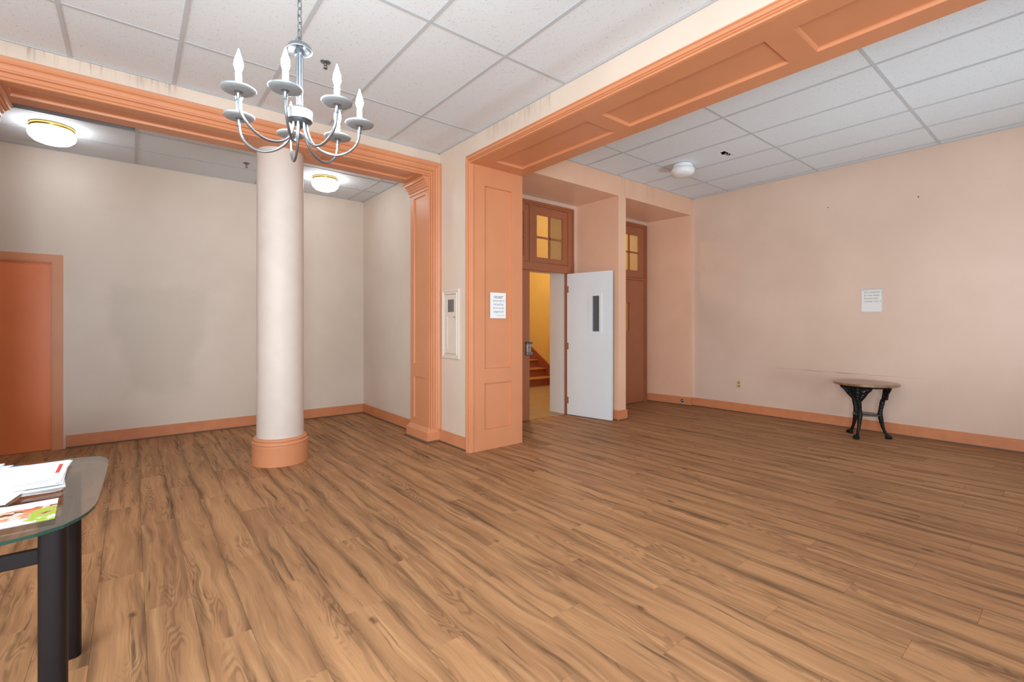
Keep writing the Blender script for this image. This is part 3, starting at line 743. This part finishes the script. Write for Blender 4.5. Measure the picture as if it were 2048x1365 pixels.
def sash(parent, x0, x1, z0, z1, y, px0, px1, pz0, pz1, px_m, pz_m):
    """wooden transom sash with four panes"""
    mb = MB(); t0, t1 = y - 0.022, y + 0.014
    mb.box(x0, px0, t0, t1, z0, z1); mb.box(px1, x1, t0, t1, z0, z1); mb.box(px0, px1, t0, t1, pz1, z1); mb.box(px0, px1, t0, t1, z0, pz0)
    mb.box(px_m - 0.012, px_m + 0.012, t0 + 0.006, t1, pz0, pz1); mb.box(px0, px1, t0 + 0.006, t1, pz_m - 0.012, pz_m + 0.012)
    sa = mb.build('transom', M_rdoor, parent)
    for a, b_ in ((px0, px_m - 0.012), (px_m + 0.012, px1)):
        for c, d in ((pz0, pz_m - 0.012), (pz_m + 0.012, pz1)):
            MB().box(a, b_, y - 0.003, y + 0.003, c, d).build('pane', M_wired, sa)
    # bead line around the sash
    MB().box(x0 + 0.006, x1 - 0.006, t0 - 0.004, t0, z1 - 0.012, z1 - 0.006).box(x0 + 0.006, x1 - 0.006, t0 - 0.004, t0, z0 + 0.006, z0 + 0.012).box(x1 - 0.012, x1 - 0.006, t0 - 0.004, t0, z0, z1).build('bead', M_rdoor, sa)
    return sa
# first doorway: left leaf shut, right leaf swung out
d2 = empty('door_2', (0, 0, 0), kind='structure', label='tall double doorway with its right leaf standing open', category='doorway')
FL_, FR_, FT = 3.56, 5.225, 3.10
y0, y1 = YD - 0.028, YD + 0.05
HR = 5.115
mb = MB()
mb.box(FL_, 3.62, y0, y1, 0, FT); mb.box(HR, FR_, y0, y1, 0, FT); mb.box(3.62, HR, y0, y1, 3.045, FT)
mb.box(3.62, HR, y0 + 0.004, y1, 2.125, 2.235)
mb.box(4.345, 4.385, y0, y1, 2.235, 3.045)
mb.build('frame', M_rdoor, d2)
MB().box(FR_ - 0.03, FR_, y0 - 0.02, y0, 0, FT).box(FL_, FR_ - 0.03, y0 - 0.02, y0, FT - 0.03, FT).build('casing_band', M_rdoor, d2)
sash(d2, 4.388, 5.112, 2.24, 3.04, YD, 4.485, 5.01, 2.315, 2.925, 4.748, 2.605)
sash(d2, 3.625, 4.342, 2.24, 3.04, YD, 3.72, 4.245, 2.315, 2.925, 3.982, 2.605)
MB().cbox(3.625, 4.352, YD - 0.022, YD + 0.022, 0.008, 2.118, 0.003).build('shut_leaf', M_rdoor, d2)
lk = MB().cbox(4.268, 4.345, YD - 0.062, YD - 0.022, 0.965, 1.085, 0.005).build('exit_latch', M_steel, d2)
MB().cbox(4.262, 4.372, YD - 0.070, YD - 0.024, 0.928, 0.968, 0.006).build('latch_cap', M_pewter, lk)
MB().cbox(4.262, 4.372, YD - 0.070, YD - 0.024, 1.082, 1.112, 0.006).build('latch_cap', M_pewdark, lk)
MB().ball((4.305, YD - 0.064, 1.035), 0.008, 0.004, 0.008, 8, 6).build('keyhole', M_ink, lk)
# white inner linings of the opening
MB().box(HX, HX + 0.03, YD + 0.052, YW, 0, 2.14).build('jamb_lining', M_white, d2)
MB().box(HX + 0.003, 5.24, YD + 0.052, YW + 0.0, 2.14, 3.105).build('upper_jamb', M_cream, d2)
MB().box(HX + 0.03, 5.24, YD + 0.052, YW, 0, 2.14).build('jamb_block', M_yellow, d2)
MB().box(3.55, 5.24, YD + 0.052, YW, 2.145, 2.235).build('head_lining', M_cream, d2)
# white leaf, swung about 80 degrees into the room
dw = empty('door_3', (HR - 0.012, YD - 0.03, 0), math.atan2(4.24 - 4.97, 5.238 - 5.103), kind='structure', label='white open door leaf with a narrow wired window', category='door')
DW, DHT = 0.745, 2.112
a0, a1, c0, c1 = 0.435, 0.555, 1.255, 1.765      # vision light
mb = MB(); tt = 0.022
for (xa, xb, za, zb) in ((0.004, a0, 0.008, DHT), (a1, DW, 0.008, DHT), (a0, a1, 0.008, c0), (a0, a1, c1, DHT)):
    mb.box(xa, xb, -tt, tt, za, zb)
mb.build('leaf', M_white, dw)
for sd in (-1, 1):
    y_a, y_b = sorted((sd * tt, sd * (tt + 0.010)))
    w = 0.038
    mb = MB()
    mb.box(a0 - w, a0, y_a, y_b, c0 - w, c1 + w); mb.box(a1, a1 + w, y_a, y_b, c0 - w, c1 + w); mb.box(a0, a1, y_a, y_b, c1, c1 + w); mb.box(a0, a1, y_a, y_b, c0 - w, c0)
    mb.build('window_frame', M_white, dw)
MB().box(a0, a1, -0.003, 0.003, c0, c1).build('pane', M_vision, dw)
for zz in (0.22, 1.03, 1.88):
    MB().lathe([(0.007, -0.05), (0.007, 0.05)], (0.0, -0.02, zz), 10).box(0.0, 0.03, -0.024, -0.018, zz - 0.05, zz + 0.05).build('hinge', M_rdoor, dw)
MB().ball((0.69, 0.045, 0.98), 0.02).build('latch_knob', M_steel, dw)
# second doorway: shut
d4 = empty('door_4', (0, 0, 0), kind='structure', label='shut orange-red door with a transom in the recess nearest the long pink wall', category='door')
mb = MB()
mb.box(5.50, 5.56, y0, y1, 0, 3.045); mb.box(7.03, 7.085, y0, y1, 0, 3.045); mb.box(5.5, 7.085, y0, y1, 3.045, 3.10); mb.box(5.56, 7.03, y0, y1, 2.125, 2.16); mb.box(6.20, 6.235, y0, y1, 2.16, 3.045)
mb.build('frame', M_rdoor, d4)
MB().box(7.06, 7.085, y0 - 0.02, y0, 0, 3.10).box(5.5, 7.06, y0 - 0.02, y0, 3.07, 3.10).build('casing_band', M_rdoor, d4)
sash(d4, 6.24, 7.025, 2.165, 3.04, YD, 6.36, 6.885, 2.29, 2.90, 6.62, 2.60)
mb = MB()
for (xa, xb, za, zb) in ((6.30, 6.52, 0.008, 2.118), (6.605, 7.022, 0.008, 2.118), (6.52, 6.605, 0.008, 1.245), (6.52, 6.605, 1.72, 2.118)):
    mb.box(xa, xb, YD - 0.022, YD + 0.022, za, zb)
lf = mb.build('leaf', M_rdoor, d4)
MB().box(6.605, 6.63, YD - 0.03, YD - 0.022, 1.22, 1.745).box(6.49, 6.52, YD - 0.03, YD - 0.022, 1.22, 1.745).box(6.52, 6.605, YD - 0.03, YD - 0.022, 1.72, 1.745).box(6.52, 6.605, YD - 0.03, YD - 0.022, 1.22, 1.245).build('window_frame', M_rdoor, lf)
MB().box(6.52, 6.605, YD - 0.003, YD + 0.003, 1.245, 1.72).build('pane', M_wired, lf)
MB().cbox(5.562, 6.296, YD - 0.022, YD + 0.022, 0.008, 2.118, 0.003).build('leaf', M_rdoor, d4)
for zz in (0.34, 1.13, 1.93):
    MB().lathe([(0.008, -0.055), (0.008, 0.055)], (7.022, YD - 0.03, zz), 10).build('hinge', M_rdoor, d4)

# ================================================================== THINGS
# ---- small cabinet on the pier
cx0, cx1, cz0, cz1 = 4.345, 4.70, 0.972, 1.745
cb2 = empty('wall_cabinet', (XM, (cx0 + cx1) / 2, (cz0 + cz1) / 2), label='small cream painted access cabinet with a tiny square window on the wall pier', category='cabinet')
hy, hz = (cx1 - cx0) / 2, (cz1 - cz0) / 2
def cring(k, n): return [(-n, -hy + k, -hz + k), (-n, hy - k, -hz + k), (-n, hy - k, hz - k), (-n, -hy + k, hz - k)]
fixn(MB().loft([cring(0, 0), cring(0, 0.014), cring(0.006, 0.018), cring(0.022, 0.018), cring(0.028, 0.010), cring(0.040, 0.010), cring(0.044, 0.018), cring(0.052, 0.018), cring(0.056, 0.002)]).build('frame', M_cab, cb2))
kk = 0.058
yy0, yy1, zz0, zz1 = -hy + kk, hy - kk, -hz + kk, hz - kk
wy0, wy1, wz0, wz1 = yy0 + 0.045, yy1 - 0.055, zz1 - 0.195, zz1 - 0.055
mb = MB()
for (a, b_, c, d) in ((yy0, wy0, zz0, zz1), (wy1, yy1, zz0, zz1), (wy0, wy1, wz1, zz1), (wy0, wy1, wz0 - 0.045, wz0), (wy0, wy1, zz0, zz0 + 0.05)):
    mb.box(-0.012, -0.002, a, b_, c, d)
dr = mb.build('door', M_cab, cb2)
MB().box(-0.006, -0.003, wy0, wy1, zz0 + 0.05, wz0 - 0.045).build('panel', M_cab, dr)
MB().box(-0.006, -0.004, wy0, wy1, wz0, wz1).build('pane', M_cabglass, dr)
MB().box(-0.0035, -0.001, wy0, wy1, wz0, wz1).build('window_back', simple('dim_interior', (0.30, 0.25, 0.22), 0.8), dr)
MB().ball((-0.018, yy0 + 0.026, 0.075), 0.008, 0.008, 0.010, 10, 8).build('knob', M_steel, dr)
for zz in (zz1 - 0.10, zz0 + 0.07):
    MB().lathe([(0.005, -0.028), (0.005, 0.028)], (-0.020, yy1 + 0.008, zz), 8).build('hinge', M_cab, dr)

# ---- paper notices
nt1 = empty('paper_notice', (3.139, 4.1215, 1.562), 0, label='white paper notice about dumping trash pinned to the orange jamb', category='notice')
MB().box(-0.108, 0.108, -0.0025, -0.0010, -0.1405, 0.1405).build('sheet', M_paper, nt1)
rt = (PI / 2, 0, 0)
text('DO NOT', 0.031, (0.004, -0.0028, 0.083), rt, nt1, M_ink, 'CENTER', 0.15, bold=0.0004)
MB().box(-0.045, 0.052, -0.0032, -0.0026, 0.0775, 0.0795).build('underline', M_ink, nt1)
for k, s_ in enumerate(('dump trash in', 'the parking', 'lot or on the', 'playground!')):
    text(s_, 0.029, (0.004, -0.0028, 0.044 - k * 0.040), rt, nt1, M_inkg, 'CENTER', 0.2)
text('Thank you for support', 0.012, (0.035, -0.0028, -0.112), rt, nt1, M_inkg, 'CENTER', 0.2)
nt2 = empty('paper_notice', (XR - 0.0005, 1.758, 1.653), -PI / 2, label='taped no smoking notice in a clear sleeve on the long pink wall', category='notice')
MB().box(-0.108, 0.108, -0.0030, -0.0015, -0.1405, 0.1405).build('sheet', M_papery, nt2)
for k, s_ in enumerate(('NO SMOKING', 'IN THIS AREA.', 'PLEASE AND', 'THANK YOU !!')):
    text(s_, 0.0265, (-0.082, -0.0034, 0.098 - k * 0.0385), rt, nt2, M_inkg, 'LEFT', 0.0)
M_tape = glassmat('clear_tape', (0.99, 0.99, 0.99), 0.12, 0.8, 0.22, (0.95, 0.90, 0.86))
MB().box(-0.120, 0.135, -0.0045, -0.0035, 0.128, 0.162).build('tape', M_tape, nt2)
MB().box(-0.118, 0.085, -0.0045, -0.0035, -0.158, -0.134).build('tape', M_tape, nt2)
MB().box(0.098, 0.118, -0.0050, -0.0038, -0.135, 0.130).build('tape', M_tape, nt2)

# ---- outlet, door bumper, nail holes and crack
ou = empty('wall_outlet', (XR - 0.0005, 3.432, 0.43), -PI / 2, label='ivory double power outlet low on the long pink wall', category='outlet')
MB().cbox(-0.036, 0.036, -0.006, 0.0, -0.058, 0.058, 0.003).build('cover_plate', M_plate, ou)
M_recep = simple('tan_receptacle', (0.36, 0.24, 0.10), 0.5)
for z in (-0.024, 0.024):
    rc = MB().lathe([(0.0165, 0.0), (0.0165, 0.003)], (0, 0, 0), 16).build('socket', M_recep, ou)
    rc.location = (0, -0.006, z); rc.rotation_euler = (PI / 2, 0, 0)
    MB().box(-0.007, -0.004, -0.003, 0.006, 0.003, 0.0035).box(0.004, 0.007, -0.003, 0.006, 0.003, 0.0035).build('slot', M_ink, rc)
bm_ = MB().lathe([(0.030, 0), (0.030, 0.004), (0.022, 0.010), (0.020, 0.016), (0.010, 0.022)], seg=20).build('door_bumper', M_pewdark, None, label='small round metal bumper on the baseboard of the recess cheek', category='door stop')
bm_.location = (7.196, 4.34, 0.075); bm_.rotation_euler = (0, -PI / 2, -0.1)
MB().ball((0, 0, 0.020), 0.011, 0.011, 0.006, 10, 6).build('rubber_tip', M_steel, bm_)
wr = bpy.data.objects['wall_right']
for (y, z) in ((2.24, 2.931), (1.304, 2.874)):
    MB().ball((XR - 0.001, y, z), 0.004, 0.007, 0.007, 8, 6).build('nail_hole', M_hole, wr)
ck = []
for k in range(17):
    y = 2.93 - k * 0.105
    ck.append((XR - 0.0008, y, 0.725 - k * 0.0012 + random.uniform(-0.002, 0.002)))
MB().tube(ck, [0.0003 + 0.0024 * (0.5 + 0.5 * math.sin(k * 1.7)) * math.exp(-((k - 7.5) / 4.5) ** 2) for k in range(17)], 5).build('crack', M_shoe, wr)

# ---- ceiling bowls
def bowl_light(name, loc, lit, label, dia=0.32):
    r = empty(name, loc, label=label, category='ceiling light', group=None)
    k = dia / 0.32
    if lit:
        MB().lathe([(0.150 * k, 0.0), (0.152 * k, -0.012), (0.150 * k, -0.030), (0.13 * k, -0.034)], seg=40).build('brass_ring', M_brass, r)
        MB().lathe([(0.140 * k, -0.034), (0.156 * k, -0.046), (0.162 * k, -0.075), (0.154 * k, -0.108), (0.125 * k, -0.140), (0.08 * k, -0.158), (0.03 * k, -0.166)], seg=40).build('glass_bowl', M_dome, r)
        MB().lathe([(0.009, -0.166), (0.009, -0.170), (0.004, -0.174)], seg=12).build('finial', M_dome, r)
        MB().box(-0.165 * k, -0.15 * k, -0.006, 0.006, -0.02, -0.008).build('thumb_screw', M_brass, r)
    else:
        MB().lathe([(0.125 * k, 0.0), (0.130 * k, -0.010), (0.132 * k, -0.034), (0.126 * k, -0.040)], seg=40).build('canopy', M_bowl, r)
        MB().lathe([(0.126 * k, -0.040), (0.150 * k, -0.052), (0.158 * k, -0.080), (0.150 * k, -0.112), (0.122 * k, -0.136), (0.08 * k, -0.146), (0.02 * k, -0.150)], seg=40).build('glass_bowl', M_bowl, r)
    return r
bowl_light('ceiling_light', (-0.585, 6.225, ZA - 0.002), True, 'lit glass bowl light at the left end of the alcove ceiling', 0.34)
bowl_light('ceiling_light', (1.935, 6.20, ZA - 0.002), True, 'lit glass bowl light just right of the round column', 0.32)
bowl_light('ceiling_light', (5.60, 3.37, ZR - 0.003), False, 'unlit white bowl light beside the broken ceiling tile', 0.30)

# ---- sprinklers
def sprinkler(loc, label):
    r = empty('sprinkler', loc, label=label, category='sprinkler')
    MB().lathe([(0.036, 0.0), (0.036, -0.003), (0.028, -0.008), (0.012, -0.010)], seg=20).build('escutcheon', M_pewter, r)
    MB().lathe([(0.009, -0.010), (0.009, -0.026), (0.005, -0.028)], seg=10).build('nozzle', M_pewdark, r)
    for s_ in (-1, 1):
        MB().tube([(s_ * 0.008, 0, -0.024), (s_ * 0.012, 0, -0.036), (0, 0, -0.048)], 0.0022, 6).build('frame_arm', M_pewdark, r)
    MB().lathe([(0.015, -0.048), (0.015, -0.050)], seg=12).build('deflector', M_pewdark, r)
sprinkler((1.138, 3.643, ZM), 'pendant sprinkler head on the ceiling behind the chandelier')
sprinkler((1.044, 6.214, ZA), 'pendant sprinkler head on the alcove ceiling left of the column')

# ---- chandelier
CH = Vector((0.600, 2.290, 0))
ch = empty('chandelier', CH, label='seven-arm pewter candle chandelier with lit bulbs hanging on a chain', category='chandelier')
def link_mesh(L=0.040, w=0.013, r=0.0022):
    pts = []
    for i in range(16):
        a = 2 * PI * i / 16
        pts.append((w * math.cos(a) * 0.75, 0, (L / 2 - w * 0.4) * (1 if math.sin(a) > 0 else -1) * min(1, abs(math.sin(a)) * 1.6) + w * 0.4 * math.sin(a)))
    mb = MB().tube(pts, r, 6, closed=True)
    me = bpy.data.meshes.new('chain_link'); me.from_pydata(mb.v, [], mb.f); me.materials.append(M_pewdark)
    me.polygons.foreach_set('use_smooth', mb.sm)
    return me
lm = link_mesh()
z = 2.685; k = 0
while z < ZM - 0.045:
    o = bpy.data.objects.new('chain_link', lm); o.location = (0, 0, z); o.rotation_euler = (0, 0.05 * math.sin(k * 2.1), (PI / 2) * (k % 2) + 0.5)
    link(o, ch); z += 0.0335; k += 1
MB().lathe([(0.062, -0.002), (0.062, -0.010), (0.045, -0.028), (0.014, -0.036), (0.006, -0.05)], (0, 0, ZM), 28).build('ceiling_canopy', M_pewter, ch)
MB().tube([(0.007 * math.cos(a), 0, 2.664 + 0.009 * math.sin(a)) for a in [2 * PI * i / 12 for i in range(12)]], 0.0025, 6, closed=True).build('loop', M_pewdark, ch)
MB().lathe([(0.006, 2.660), (0.010, 2.652), (0.011, 2.646), (0.030, 2.640), (0.048, 2.628), (0.056, 2.612), (0.058, 2.607), (0.055, 2.606), (0.046, 2.620), (0.020, 2.630), (0.010, 2.632)], seg=32, cap=False).build('top_dish', M_pewter, ch)
for a in range(3):
    t = a * 2 * PI / 3 + 0.3
    MB().lathe([(0.0062, 2.335), (0.0062, 2.628)], (0.011 * math.cos(t), 0.011 * math.sin(t), 0), 10).build('stem_rod', M_pewter, ch)
MB().lathe([(0.020, 2.585), (0.020, 2.610)], seg=20).build('stem_collar', M_pewter, ch)
MB().lathe([(0.022, 2.352), (0.024, 2.350), (0.024, 2.335)], seg=20).build('stem_collar', M_pewter, ch)
MB().lathe([(0.045, 2.338), (0.053, 2.334), (0.055, 2.328), (0.0535, 2.324), (0.0535, 2.292), (0.055, 2.288), (0.052, 2.283), (0.046, 2.283)], seg=64, flute=(16, 0.012)).build('hub', M_pewter, ch)
MB().lathe([(0.048, 2.2835), (0.045, 2.276), (0.016, 2.268), (0.011, 2.255), (0.006, 2.250)], seg=28).build('hub_base', M_pewdark, ch)
tips = [(0.338, 2.182), (0.484, 2.053), (0.384, 2.465), (0.687, 2.044), (0.844, 2.196), (0.816, 2.420), (0.623, 2.535)]
for (tx, ty) in tips:
    d = Vector((tx, ty, 0)) - CH; R_ = d.length; d.normalize()
    pts = []
    ctrl = [(0.030, 2.278), (0.033, 2.245), (0.052, 2.195), (0.095, 2.158), (0.150, 2.145), (0.200, 2.160), (0.240, 2.195), (0.258, 2.235), (0.262, 2.285)]
    # catmull-rom through the control points
    P_ = [ctrl[0]] + ctrl + [ctrl[-1]]
    for i in range(1, len(P_) - 2):
        for s_ in range(4):
            t = s_ / 4
            q = [0.5 * ((2 * P_[i][c]) + (-P_[i - 1][c] + P_[i + 1][c]) * t + (2 * P_[i - 1][c] - 5 * P_[i][c] + 4 * P_[i + 1][c] - P_[i + 2][c]) * t * t + (-P_[i - 1][c] + 3 * P_[i][c] - 3 * P_[i + 1][c] + P_[i + 2][c]) * t ** 3) for c in (0, 1)]
            pts.append(q)
    pts.append(ctrl[-1])
    sc_ = lambda r: 0.030 + (r - 0.030) * (R_ - 0.030) / (0.262 - 0.030)
    arm = MB().tube([(d.x * sc_(r), d.y * sc_(r), z) for r, z in pts], 0.0060, 10).build('arm', M_pewter, ch)
    tx_, ty_ = d.x * R_, d.y * R_
    MB().lathe([(0.0085, 2.262), (0.0085, 2.290), (0.012, 2.293), (0.020, 2.297)], (tx_, ty_, 0), 14).build('socket_cup', M_pewter, arm)
    MB().lathe([(0.012, 2.2955), (0.045, 2.2965), (0.062, 2.302), (0.066, 2.309), (0.064, 2.310), (0.058, 2.305), (0.040, 2.301), (0.010, 2.300)], (tx_, ty_, 0), 32).build('drip_pan', M_pan, arm)
    MB().lathe([(0.0125, 2.300), (0.0125, 2.372), (0.010, 2.375)], (tx_, ty_, 0), 16).build('candle_sleeve', M_sleeve, arm)
    MB().lathe([(0.008, 2.3755), (0.0125, 2.385), (0.0175, 2.402), (0.0165, 2.420), (0.010, 2.442), (0.004, 2.462), (0.001, 2.472)], (tx_, ty_, 0), 12).build('bulb', M_bulb, arm)

# ---- glass coffee / side table at the left
gt = empty('glass_table', (-0.55, 2.35, 0), label='black legged glass topped table holding loose mail', category='table')
half = [(-0.282, 1.892), (-0.213, 1.909), (-0.157, 1.942), (-0.128, 1.985), (-0.108, 2.03), (-0.095, 2.085), (-0.089, 2.145), (-0.084, 2.3), (-0.080, 2.5), (-0.077, 2.66), (-0.079, 2.735), (-0.088, 2.80), (-0.108, 2.845), (-0.15, 2.870), (-0.22, 2.888), (-0.37, 2.905)]
XC = -0.70
poly = half + [(2 * XC - x, y) for x, y in half[::-1]]
poly = [(x + 0.55, y - 2.35) for x, y in poly]
MB().prism(poly, 0.740, 0.750, 0, side_mi=1).build('glass_top', [M_glass, M_gedge], gt)
def oval_leg(x, y, a, b_, z1):
    mb = MB(); mb.loft([[(x + (a * math.copysign(abs(math.cos(t)) ** 0.65, math.cos(t))), y + b_ * math.copysign(abs(math.sin(t)) ** 0.65, math.sin(t)), z) for t in [2 * PI * i / 24 for i in range(24)]] for z in (0, z1)], cap=True, smooth=True)
    return mb.build('leg', M_black, gt)
lx = 0.55 - 0.190
for x in (lx, -0.15 - lx + 0.0 - 0.15):
    oval_leg(x, 2.045 - 2.35, 0.034, 0.040, 0.737); oval_leg(x, 2.625 - 2.35, 0.030, 0.036, 0.737)
xl2 = -0.30 - lx
for y in (2.045 - 2.35, 2.625 - 2.35):
    MB().cbox(xl2 + 0.03, lx - 0.03, y - 0.012, y + 0.012, 0.615, 0.66, 0.003).build('cross_rail', M_black, gt)
for x in (lx, xl2):
    MB().cbox(x - 0.012, x + 0.012, -0.27, 0.245, 0.615, 0.66, 0.003).build('side_rail', M_black, gt)

def sheet(name, cx, cy, w, h, rz, z, mat, label, group=None, th=0.0012):
    o = MB().box(-w / 2, w / 2, -h / 2, h / 2, 0, th).build(name, mat, None, label=label, category='paper', group=group)
    o.location = (cx, cy, z); o.rotation_euler = (0, 0, rz)
    return o
zt = 0.7505
s1 = sheet('folder', -0.520, 2.755, 0.31, 0.235, -0.20, zt, M_blue, 'bright blue folder under the rear stack of mail', th=0.006)
specs = [(-0.555, 2.775, -0.21, 0.30, 0.22), (-0.580, 2.785, -0.30, 0.29, 0.21), (-0.565, 2.785, -0.15, 0.28, 0.20)]
el = ('white envelope lying directly on the blue folder', 'white envelope in the middle of the blue folder stack, turned furthest', 'topmost white envelope of the stack on the blue folder')
for k, (x, y, a, w, h_) in enumerate(specs):
    sheet('envelope', x, y, w, h_, a, zt + 0.0062 + k * 0.0044, M_paper, el[k], 'mail stacked on the blue folder', th=0.004)
specs = [(-0.318, 2.570, 0.22, 0.37, 0.10), (-0.405, 2.425, 0.22, 0.28, -0.20), (-0.430, 2.430, 0.21, 0.27, -0.45), (-0.318, 2.590, 0.23, 0.37, 0.03), (-0.312, 2.595, 0.21, 0.38, -0.05)]
ll = ('greyish sheet at the bottom of the mail pile beside the leaflet', 'greyish sheet showing its corner low in the mail pile beside the leaflet',
      'white letter turned sideways under the mail pile by the leaflet', 'wide white letter near the top of the mail pile by the leaflet', 'white letter just below the red banded one')
for k, (x, y, w, h_, a) in enumerate(specs):
    sheet('letter', x, y, w, h_, a, zt + k * 0.0028, M_paper if k > 1 else M_papery, ll[k], 'letters in the middle stack on the glass', th=0.0024)
top = sheet('printed_letter', -0.300, 2.600, 0.19, 0.37, 0.0, zt + 0.0142, M_paper, 'white letter with a red side band on top of the middle stack')
MB().box(0.066, 0.078, -0.03, 0.12, 0.0013, 0.0016).build('red_band', M_redp, top)
MB().box(-0.03, 0.06, -0.165, -0.163, 0.0013, 0.0016).box(0.0, 0.07, -0.145, -0.143, 0.0013, 0.0016).box(0.02, 0.08, -0.128, -0.126, 0.0013, 0.0016).build('print_lines', M_inkg, top)
lf2 = sheet('leaflet', -0.335, 2.125, 0.28, 0.225, 0.05, zt, M_leaflet, 'colourful glossy photo leaflet lying alone at the front of the glass')
lf2.location = (-0.330, 2.128, zt)

# ---- small round pub table
TC = Vector((6.86, 1.715, 0))
pt = empty('pub_table', TC, label='small round oak topped table on black cast iron claw legs', category='table')
MB().lathe([(0.300, 0.628), (0.318, 0.630), (0.328, 0.640), (0.326, 0.652), (0.316, 0.658), (0.300, 0.660), (0.02, 0.660)], seg=56).build('table_top', M_oak, pt)
MB().lathe([(0.215, 0.604), (0.225, 0.604), (0.225, 0.627), (0.215, 0.627)], seg=40, cap=False).build('iron_ring', M_iron, pt)
MB().lathe([(0.02, 0.268), (0.125, 0.268), (0.135, 0.273), (0.135, 0.279), (0.125, 0.284), (0.02, 0.284)], seg=32).build('lower_shelf', M_pewdark, pt)
feet = [(6.645, 1.752), (6.962, 1.484), (6.955, 1.875)]
for (fx, fy) in feet:
    ang = math.atan2(fy - TC.y, fx - TC.x)
    er = Vector((math.cos(ang), math.sin(ang), 0)); et = Vector((-math.sin(ang), math.cos(ang), 0))
    def Q(r, t, z): return tuple(er * r + et * t + Vector((0, 0, z)))
    lg = MB()
    path = [(0.165, 0.46, 0.024), (0.158, 0.42, 0.026), (0.150, 0.38, 0.024), (0.143, 0.34, 0.022), (0.138, 0.30, 0.025), (0.138, 0.27, 0.027), (0.144, 0.24, 0.026), (0.150, 0.20, 0.023), (0.160, 0.15, 0.019), (0.175, 0.10, 0.016), (0.193, 0.06, 0.016), (0.208, 0.035, 0.020)]
    pr_ = [Q(r, 0, z) for r, z, _ in path]
    rr = []; pts = []
    for i in range(len(path) - 1):
        for s_ in range(3):
            t = s_ / 3
            pts.append(tuple(Vector(pr_[i]).lerp(Vector(pr_[i + 1]), t)))
            rr.append((path[i][2] * (1 - t) + path[i + 1][2] * t) * (1 + 0.07 * math.sin((i * 3 + s_) * 2.1)))
    pts.append(pr_[-1]); rr.append(path[-1][2])
    lg.tube(pts, rr, 10)
    # shield bracket: outer curves, plate with piercings, scrolls, mask
    for sg in (-1, 1):
        lg.tube([Q(0.205, sg * 0.150, 0.612), Q(0.203, sg * 0.135, 0.585), Q(0.195, sg * 0.105, 0.560), Q(0.188, sg * 0.085, 0.530), Q(0.182, sg * 0.065, 0.500), Q(0.172, sg * 0.036, 0.470), Q(0.165, sg * 0.018, 0.445)], [0.012, 0.012, 0.013, 0.012, 0.013, 0.014, 0.014], 8)
        for (tc_, zc, rc_) in ((0.103, 0.590, 0.020), (0.060, 0.575, 0.026), (0.050, 0.525, 0.020)):
            lg.tube([Q(0.190, sg * (tc_ + rc_ * math.cos(a)), zc + rc_ * math.sin(a)) for a in [2 * PI * i / 14 for i in range(14)]], 0.0075, 6, closed=True)
            lg.tube([Q(0.190, sg * (tc_ + rc_ * 0.5 * (1 - i / 9) * math.cos(i * 0.9)), zc + rc_ * 0.6 * (1 - i / 9) * math.sin(i * 0.9)) for i in range(9)], 0.0055, 6)
        lg.tube([Q(0.182, sg * 0.028, 0.500), Q(0.178, sg * 0.012, 0.460)], 0.008, 6)
        lg.ball(Q(0.198, sg * 0.082, 0.548), 0.014, 0.014, 0.014, 8, 6)
    pl = [(0.062, 0.606), (0.050, 0.560), (0.034, 0.505), (0.014, 0.455)]
    ol = [(t, z) for t, z in pl] + [(-t, z) for t, z in pl[::-1]]
    lg.loft([[Q(0.186 - (0.606 - z) * 0.12, t, z) for t, z in ol], [Q(0.196 - (0.606 - z) * 0.12, t, z) for t, z in ol]], cap=True)
    lg.tube([Q(0.208, -0.155, 0.614), Q(0.222, 0, 0.614), Q(0.208, 0.155, 0.614)], 0.012, 8)
    for (z, a, b_) in ((0.585, 0.030, 0.030), (0.548, 0.034, 0.040), (0.505, 0.026, 0.030), (0.475, 0.022, 0.022)):
        lg.ball(Q(0.195, 0, z), a, a, b_, 10, 8)
    lg.ball(Q(0.214, 0, 0.556), 0.012, 0.012, 0.014, 8, 6)
    leg = lg.build('leg', M_iron, pt)
    ft = MB()
    ft.ball(Q(0.216, 0, 0.026), 0.030, 0.030, 0.024, 12, 8)
    for t in (-0.018, 0, 0.018):
        ft.tube([Q(0.212, t, 0.040), Q(0.238, t * 1.2, 0.030), Q(0.247, t * 1.3, 0.008)], [0.010, 0.010, 0.007], 8)
    ft.ball(Q(0.214, 0, 0.010), 0.034, 0.034, 0.010, 12, 6)
    ft.build('claw_foot', M_iron, leg)
    MB().tube([Q(0.10, 0, 0.276), Q(0.142, 0, 0.276)], 0.009, 8).build('shelf_lug', M_iron, leg)

# loose wire end above the column
wi = MB().tube([(1.36, 4.93, ZB + 0.0), (1.37, 4.86, ZB - 0.012), (1.40, 4.76, ZB + 0.004), (1.41, 4.744, ZB + 0.03)], 0.0022, 6).build('wire', simple('yellow_wire', (0.85, 0.52, 0.15), 0.4), None, label='thin yellow wire poking out by the top of the round column', category='wire')
